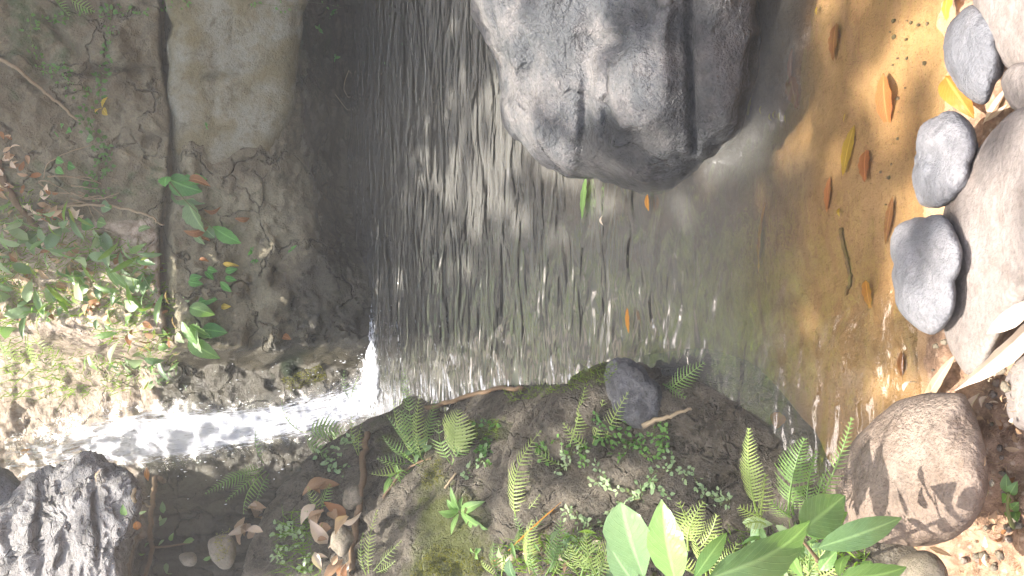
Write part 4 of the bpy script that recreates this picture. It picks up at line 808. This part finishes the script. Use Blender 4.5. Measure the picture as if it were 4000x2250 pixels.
for x, y, w, a, lab in ((665, 645, 70, .3, 'curled brown leaf at the top of the hanging plant'), (785, 728, 90, .3, 'curled brown leaf under the hanging plant'), (827, 796, 60, .1, 'curled brown leaf in the middle of the hanging plant'), (935, 845, 56, .2, 'curled brown leaf right of the hanging plant'), (762, 880, 86, .1, 'curled brown leaf below the hanging plant'), (805, 942, 40, .4, 'small brown leaf at the bottom of the hanging plant'), (805, 1028, 40, .2, 'brown leaf beside the small cliff leaves')):
    surf_leaf('dead_leaf', lab, x, y, w, w * .36, a, M_brown, curl=.25, fold=.8, lift=.03)

# ---- countable litter
def inpoly(poly, n):
    poly = np.array(poly, float); lo = poly.min(0); hi = poly.max(0); out = []
    while len(out) < n:
        p = rng.uniform(lo, hi); c = False; j = len(poly) - 1
        for i in range(len(poly)):
            if (poly[i, 1] > p[1]) != (poly[j, 1] > p[1]) and p[0] < (poly[j, 0] - poly[i, 0]) * (p[1] - poly[i, 1]) / (poly[j, 1] - poly[i, 1]) + poly[i, 0]: c = not c
            j = i
        if c: out.append(p)
    return out
LM = [newmesh('dry_leaf', *leaf_geo((-.5, 0, 0), (.5, 0, 0), w, (0, 0, 1), c, f, s, 7, 2, .06), m) for w, c, f, s, m in ((.4, .1, .4, 'lance', M_dry), (.5, .22, .7, 'ovate', M_dry_pale), (.45, -.1, .3, 'ovate', M_brown), (.3, .15, .8, 'lance', M_dry_pale), (.5, .1, .5, 'ovate', M_dry), (.4, .3, .2, 'lance', M_brown))]
LG = [newmesh('green_leaf', *leaf_geo((-.5, 0, 0), (.5, 0, 0), w, (0, 0, 1), c, f, s, 7, 2, .03), m) for w, c, f, s, m in ((.22, .1, .3, 'lance', M_leaf_bright), (.5, .1, .3, 'ovate', M_leaf), (.16, .12, .2, 'lance', M_grass), (.45, .1, .2, 'ovate', M_tiny_pale), (.25, .1, .3, 'lance', M_leaf))]
def scatter(name, label, cat, group, poly, n, size, meshes, lift=(0.0, .03), up=0.4):
    for p in inpoly(poly, n):
        h = hit(*p); nr = unit(h[1] + rng.normal(0, up, 3) + np.array([0, -.15, .3]))
        q = Vector(nr).to_track_quat('Z', 'Y').to_matrix().to_4x4() @ Matrix.Rotation(rng.uniform(0, 6.28), 4, 'Z')
        s = rng.uniform(*size) / F * h[2]
        mi = random.randrange(len(meshes)); o = put(name, meshes[mi]); o.matrix_world = Matrix.Translation(h[0] + h[1] * (rng.uniform(*lift) + 0.006)) @ q @ Matrix.Scale(float(s), 4)
        lk = {'dry_leaf': 'tan', 'dry_leaf_pale': 'pale', 'dead_leaf_brown': 'dark brown', 'leaf_bright': 'bright', 'leaf_green': 'deep green', 'grass_blade': 'grassy', 'tiny_leaf_pale': 'greyish green', 'pebble_stone': 'tan', 'brown_stone': 'reddish brown'}[meshes[mi].materials[0].name]
        sz = 'small' if s < (size[0] * .6 + size[1] * .4) / F * h[2] else 'larger'
        props(o, f'{sz} {lk} {label}', cat, group)
slope = [(0, 700), (150, 740), (330, 830), (400, 900), (560, 950), (640, 1010), (690, 1180), (700, 1430), (560, 1400), (430, 1330), (330, 1230), (150, 1260), (0, 1280)]
scatter('dry_leaf', 'dry leaf in the litter on the sunlit slope', 'leaf', 'dry leaves on the sunlit slope', slope, 110, (26, 62), LM)
scatter('green_leaf', 'leaf growing through the litter on the sunlit slope', 'leaf', 'green leaves on the sunlit slope', slope, 150, (38, 120), LG, (.01, .08), .6)
scatter('green_leaf', 'leaf under the slope beside the cascade head', 'leaf', 'leaves beside the cascade head', [(380, 1340), (560, 1400), (720, 1440), (700, 1530), (560, 1510), (400, 1400)], 40, (20, 46), LG, (.01, .05), .6)
scatter('dry_leaf', 'dry leaf in the tangle below the leaning branch', 'leaf', 'dry leaves below the leaning branch', [(0, 480), (60, 520), (150, 700), (300, 760), (250, 870), (80, 800), (0, 700)], 40, (22, 46), LM)
scatter('dry_leaf', 'dry leaf in the hollow behind the bank slab', 'leaf', 'dry leaves behind the bank slab', [(940, 1990), (1020, 1960), (1050, 2080), (1010, 2120), (920, 2110)], 9, (60, 110), LM, (.01, .05))
scatter('dry_leaf', 'curled dry leaf piled against the edge of the bank slab', 'leaf', 'dry leaves against the bank slab', [(1230, 1900), (1310, 1930), (1390, 2000), (1390, 2250), (1250, 2250), (1230, 2060)], 22, (46, 110), LM, (.01, .05))
scatter('dry_leaf', 'dry leaf fragment on the brown soil at the right edge', 'leaf', 'leaf fragments on the near soil', [(3840, 1480), (3920, 1420), (3995, 1300), (3995, 2200), (3850, 2200), (3870, 1900)], 30, (18, 50), LM)
scatter('dry_leaf', 'leaf bit among herbs at the lower edge', 'leaf', 'leaf bits among the lower herbs', [(1950, 2150), (2400, 2100), (2400, 2240), (1950, 2240)], 14, (26, 60), LM)
scatter('green_leaf', 'leaf hanging in the dark recess', 'leaf', 'leaves hanging in the dark recess', [(490, 1980), (620, 1960), (820, 2060), (820, 2230), (620, 2240), (470, 2200)], 16, (24, 44), LG[1:2] + LG[3:4] + [newmesh('green_leaf', *leaf_geo((-.5, 0, 0), (.5, 0, 0), .6, (0, 0, 1), .1, .2, 'ovate', 7, 2), M_leaf_bright)], (.04, .12), .5)
scatter('green_leaf', 'leaf in the undergrowth at the lower right edge', 'leaf', 'undergrowth leaves at the lower edge', [(2850, 2120), (3250, 2120), (3400, 2245), (2800, 2245)], 34, (60, 130), LG, (.03, .14), .6)
scatter('green_leaf', 'leaf in the undergrowth left of the large upright leaves', 'leaf', 'undergrowth leaves left of the upright leaves', [(2000, 2150), (2400, 2120), (2420, 2245), (1960, 2245)], 24, (34, 90), LG, (.02, .08), .6)
scatter('pebble', 'pebble in the brown near soil', 'pebble', 'pebbles in the near soil', [(3830, 1480), (3990, 1350), (3990, 2240), (3720, 2240), (3850, 1950)], 26, (10, 40),
        [newmesh('pebble', *(lambda V, Fq: (V * (1 + .45 * fbm(V * 1.4, 3, 7))[:, None] * np.array([.5, .42, .3]), Fq))(np.array([(math.cos(a) * math.sin(b), math.sin(a) * math.sin(b), math.cos(b)) for a in np.linspace(0, 2 * math.pi, 10, endpoint=False) for b in np.linspace(.01, math.pi - .01, 7)]), gridfaces(10, 7, True)[:, ::-1]), m) for m in (M_pebble, M_brownrock)], (-.004, .001), .3)

PEB = [o.data for o in bpy.data.objects if o.name.startswith('pebble') and o.get('group') == 'pebbles in the near soil'][:6]
scatter('pebble', 'pebble on the sand near the waterline stones', 'pebble', 'pebbles on the sand by the near stones', [(3420, 60), (3660, 60), (3560, 560), (3460, 860), (3480, 1250), (3700, 1420), (3550, 1500), (3480, 1300), (3440, 700)], 22, (6, 17), PEB, (-.005, -.001), .3)
# ---- creeping herbs on the bank
herbs = [((2130, 1790), 0), ((2230, 1770), 0), ((2350, 1720), 0), ((2440, 1740), 0), ((2520, 1720), 0), ((2590, 1770), 0), ((2180, 1850), 1), ((2320, 1880), 1), ((2420, 1930), 1), ((2380, 1990), 1), ((2480, 1960), 1), ((2570, 1890), 1), ((2680, 1870), 1), ((2330, 1620), 0), ((2180, 1500), 0), ((1870, 1660), 0), ((1880, 1740), 0), ((1830, 1850), 1), ((2300, 2080), 1), ((2230, 2140), 1), ((2780, 1950), 1), ((1180, 2100), 1), ((1130, 2160), 1), ((1200, 2180), 1), ((1090, 2080), 1), ((1330, 1780), 1), ((1350, 1860), 1)]
hl = ['leftmost green creeping herb beside the tall sunlit frond', 'green creeping herb under the pale three frond fern', 'green creeping herb at the right foot of the pale three frond fern', 'green creeping herb under the dark angular stone', 'green creeping herb below the brown twig end', 'green creeping herb on the dark rock right of the twig', 'whitish creeping herb right of the tall sunlit frond', 'whitish creeping herb in the middle of the dark slab', 'whitish creeping herb just above the large upright leaves', 'whitish creeping herb touching the first large upright leaf', 'whitish creeping herb behind the tip of the pointed large leaf', 'whitish creeping herb low on the dark shaded rock', 'whitish creeping herb nearest the tall foreground fern', 'green creeping herb between the pale fern and the grassy edge', 'green creeping herb on the grassy water edge of the bank', 'green creeping herb right of the broad fern frond', 'green creeping herb in the shade under the broad fern frond', 'whitish creeping herb just above the star shaped rosette', 'whitish creeping herb left of the large upright leaves', 'whitish creeping herb behind the orange dead leaf', 'whitish creeping herb at the foot of the tall foreground fern', 'whitish creeping herb among the dry leaves behind the bank edge root', 'whitish creeping herb nearest the lower edge beside the dry leaves', 'whitish creeping herb against the piled curled dry leaves', 'whitish creeping herb beside the pale leaves of the hollow', 'whitish creeping herb above the upright tan pebble', 'whitish creeping herb touching the upright tan pebble']
for (p, kind), lab in zip(herbs, hl):
    pts = [p]
    for _ in range(5): pts.append((pts[-1][0] + rng.normal(10, 32), pts[-1][1] + rng.normal(-4, 30)))
    vine('creeping_herb', lab, pts, M_tiny_pale if kind else M_tiny, 19, 5.5, .0011, 'herb', ['green creeping herbs on the bank', 'whitish creeping herbs on the lower bank'][kind], 22)

# ---- grass and moss tufts nobody could count
def tufts(name, label, cat, spots, mat, hpx=(14, 34), wpx=3.0):
    V = []; Fq = []
    for poly, n in spots:
        for p in inpoly(poly, n):
            h = hit(*p); dd = h[2]; L = rng.uniform(*hpx) / F * dd; du = unit(h[1] * .5 + np.array([0, 0, .6]) + rng.normal(0, .55, 3)); sd = unit(np.cross(du, rng.normal(0, 1, 3))) * wpx / F * dd / 2
            A = h[0] - h[1] * .003; Mi = A + du * L * .55; B = A + du * L + rng.normal(0, .25, 3) * L; b = len(V)
            V += [A - sd, A + sd, Mi + sd * .8, Mi - sd * .8, B]; Fq += [(b, b + 1, b + 2, b + 3), (b + 3, b + 2, b + 4)]
    props(put(name, newmesh(name, V, Fq, mat, False)), label, cat, None, 'stuff')
tufts('grass', 'short green grass and moss along the water edge of the bank', 'grass', [([(1960, 1520), (2370, 1405), (2420, 1420), (2380, 1500), (2000, 1570)], 700), ([(1840, 1640), (1960, 1630), (1950, 1720), (1850, 1720)], 120)], M_grass, (10, 28), 3)
tufts('moss', 'yellow green moss cushions on the bank rock', 'moss', [([(1600, 2250), (1700, 2120), (1900, 2180), (1880, 2250)], 1500), ([(1640, 1850), (1720, 1790), (1740, 1860), (1660, 1920)], 250), ([(1100, 1480), (1260, 1420), (1280, 1480), (1130, 1530)], 500), ([(840, 2080), (900, 2060), (900, 2160), (850, 2200)], 200)], leaf_mat('moss_tuft', (0.13, 0.15, 0.02), (0.34, 0.30, 0.04), .4), (5, 13), 3.5)
tufts('slope_grass', 'fine grass and stems in the litter of the sunlit slope', 'grass', [(slope, 1300), ([(0, 1300), (330, 1350), (560, 1430), (560, 1520), (300, 1560), (0, 1560)], 350)], M_grass, (16, 60), 3.2)
tufts('lower_grass', 'fresh grass blades among the herbs along the lower edge', 'grass', [([(1950, 2120), (2420, 2080), (2450, 2245), (1950, 2245)], 420), ([(2780, 2080), (3300, 2080), (3480, 2245), (2750, 2245)], 500), ([(1100, 2000), (1250, 2000), (1250, 2240), (1100, 2240)], 160)], M_grass, (24, 80), 4.5)
tufts('shore_straw', 'fine dry straw and rootlets in the near soil', 'straw', [([(3830, 1480), (3990, 1300), (3990, 2240), (3720, 2240), (3850, 1950)], 350), ([(2000, 2120), (2380, 2090), (2380, 2245), (2000, 2245)], 250)], M_dry, (14, 40), 2.4)

# ================================================================== HILLSIDE SHRUBS above the frame, seen in the pool as reflections
M_back = leaf_mat('backlit_leaf', (0.42, 0.50, 0.13), (0.60, 0.66, 0.20), 0.68); M_back2 = leaf_mat('backlit_leaf_green', (0.22, 0.34, 0.07), (0.34, 0.46, 0.10), 0.65)  # leaf colours brightened to imitate sun shining through, for the pool reflections
SH = []
for k in range(4):
    SV = []; SF = []
    for _ in range(330):
        d = unit(rng.normal(0, 1, 3)); A = d * rng.uniform(.3, 1) ** .6 * (1 + .3 * math.sin(d[0] * 5 + d[2] * 4 + k)); du = unit(rng.normal(0, 1, 3) - np.array([0, 0, .4])); L = rng.uniform(.16, .32)
        v, f = leaf_geo(A, A + du * L, L * .42, unit(d + np.array([0, 0, .8]) + rng.normal(0, .4, 3)), .1, .2, 'lance', 4, 1); b = len(SV); SV += v; SF += [tuple(int(q) + b for q in g) for g in f]
    V, Fq = tube([(0, .4, -1.1), (.1, .1, -.4), (0, 0, .4)], .035, .01, 5)
    SH.append((newmesh('foliage', SV, SF, (M_back, M_back2, M_back2, M_fern)[k]), newmesh('stem', V, Fq, M_root)))
for z in (2.75, 3.4, 4.1, 4.8, 5.7, 6.6, 7.6, 8.7, 9.8, 10.9, 12.0, 13.3, 14.8, 16.4):
    for x in np.arange(-2.9, 2.6, 1.05):
        x = float(x + rng.uniform(-.3, .3)); zz = z + float(rng.uniform(-.25, .25)); r = float(rng.uniform(.55, .8))
        y = float(cliff_y(np.array([x]), np.array([zz]), False)[0] + (zz - 2.15) * .14) - .15 * r
        if zz < 2.6 and x > .45 or zz < 4.4 and -1.9 < x < -.35: continue
        e = empty('shrub', (x, y, zz)); props(e, 'leafy shrub on the steep hillside above the frame', 'shrub', 'shrubs on the hillside above the frame'); e.rotation_euler[2] = float(rng.uniform(0, 6.28)); e.scale = (r, r, r)
        k = int(rng.integers(0, 2)) if zz < 5.5 and x < .5 else int(rng.integers(2, 4))  # bright foliage low on the left, duller elsewhere: sunlight put into leaf colour
        for nm, m_ in zip(('foliage', 'stem'), SH[k]): put(nm, m_, e)

# ================================================================== SHADE TREE (its crown hangs over the gully, above the frame)
def shade(x, y):  # leaf density of the unseen crown, shaped to place sun and shade below
    """how dense the crown is along the sun line that meets the ground at x, y"""
    if y > 4.12 and x < .42 and not (x < -1.3 and y < 5): return -1          # crown cut away here to leave slope, cascade and hillside in the sun
    if y > 5.0 and x < 1.0: return -1
    s = 1.05
    g = lambda cx, cy, rx, ry: math.exp(-((x - cx) / rx) ** 2 - ((y - cy) / ry) ** 2)
    s -= 1.3 * g(0.1, 0.85, 1.3, 0.42)                  # near shore in the sun
    s -= 0.85 * g(-0.8, 1.05, .3, .5)
    s -= 1.6 * g(-1.0, 3.4, .5, .7)
    s -= 1.25 * g(-0.85, 2.1, .42, .8)
    s += 0.6 * g(1.05, 4.3, .5, .6)
    s += 0.7 * g(-0.12, 2.2, .32, .9)
    s += 0.7 * g(-0.2, 3.5, .32, .7)
    s += 1.1 * g(-0.33, 1.5, .24, .28)
    s -= 1.1 * g(.65, 1.85, .42, .32)
    s -= 1.2 * g(.50, 2.85, .48, .85)
    return s
TV = []; TF = []
tree = empty('shade_tree', (2.9, 3.6, 0.4)); props(tree, 'leafy tree out of view over the gully, crown shaped to dapple the pool', 'tree')
nodes = []
for _ in range(15000):
    gx = rng.uniform(-2.6, 2.8); gy = rng.uniform(0.0, 6.2); z = rng.uniform(6.5, 9.5)
    x = gx + SUN[0] / SUN[2] * (z - .3); y = gy + SUN[1] / SUN[2] * (z - .3)
    cl_ = vnoise(np.array([[gx * 3.4, gy * 3.4, 0.5]]), 101)[0] * .6 + vnoise(np.array([[gx * 10, gy * 10, 0.5]]), 103)[0] * .8
    if rng.random() < (shade(gx, gy) * .62 + cl_ * .30): nodes.append((x, y, z))
for P in nodes:
    A = np.array(P); du = unit(rng.normal(0, 1, 3) * np.array([1, 1, .5])); nr = unit(np.array([0, 0, 1.]) + rng.normal(0, .4, 3)); L = rng.uniform(.14, .24)
    v, f = leaf_geo(A, A + du * L, L * .55, nr, .08, .2, 'lance', 4, 1); b = len(TV); TV += v; TF += [tuple(int(q) + b for q in g) for g in f]
part('crown', TV, TF, leaf_mat('canopy_leaf', (0.05, 0.10, 0.02), (0.09, 0.16, 0.03), .35), tree)
V, Fq = tube([(2.9, 3.6, .4), (2.8, 3.8, 2.5), (2.4, 4.2, 4.6), (1.4, 4.6, 6.4), (.2, 4.8, 7.6), (-1.2, 5.2, 8.6)], .18, .03, 10); part('trunk', V, Fq, M_root, tree)
for a, b in (((1.4, 4.6, 6.4), (.6, 2.6, 8.2)), ((2.4, 4.2, 4.6), (1.6, 2.4, 7.6)), ((.8, 4.7, 7.0), (.4, 7.2, 8.6)), ((.2, 4.8, 7.6), (-2.2, 3.4, 8.8))):
    V, Fq = tube([a, tuple((np.array(a) + np.array(b)) / 2 + (0, 0, .2)), b], .06, .015, 7); part('limb', V, Fq, M_root, tree)

# ------------------------------------------------------------------ haze: thin veil added to imitate lens glare and lift the shadows
hv = [(x, y, z) for x in (-9, 9) for y in (-9, 22) for z in (-1.8, 21)]
hf = [(0, 1, 3, 2), (4, 6, 7, 5), (0, 4, 5, 1), (2, 3, 7, 6), (0, 2, 6, 4), (1, 5, 7, 3)]
t = NT('glare_haze'); pv = t.node('ShaderNodeVolumePrincipled'); pv.inputs['Color'].default_value = (1.0, 0.97, 0.90, 1); pv.inputs['Density'].default_value = 0.021; pv.inputs['Anisotropy'].default_value = 0.2
t.l.new(pv.outputs[0], t.out.inputs['Volume'])
hz = put('haze', newmesh('haze', hv, hf, t.m, False)); props(hz, 'thin milky haze added over the gully in place of lens glare', 'haze', None, 'stuff'); hz.display_type = 'WIRE'
sc.cycles.volume_bounces = 0
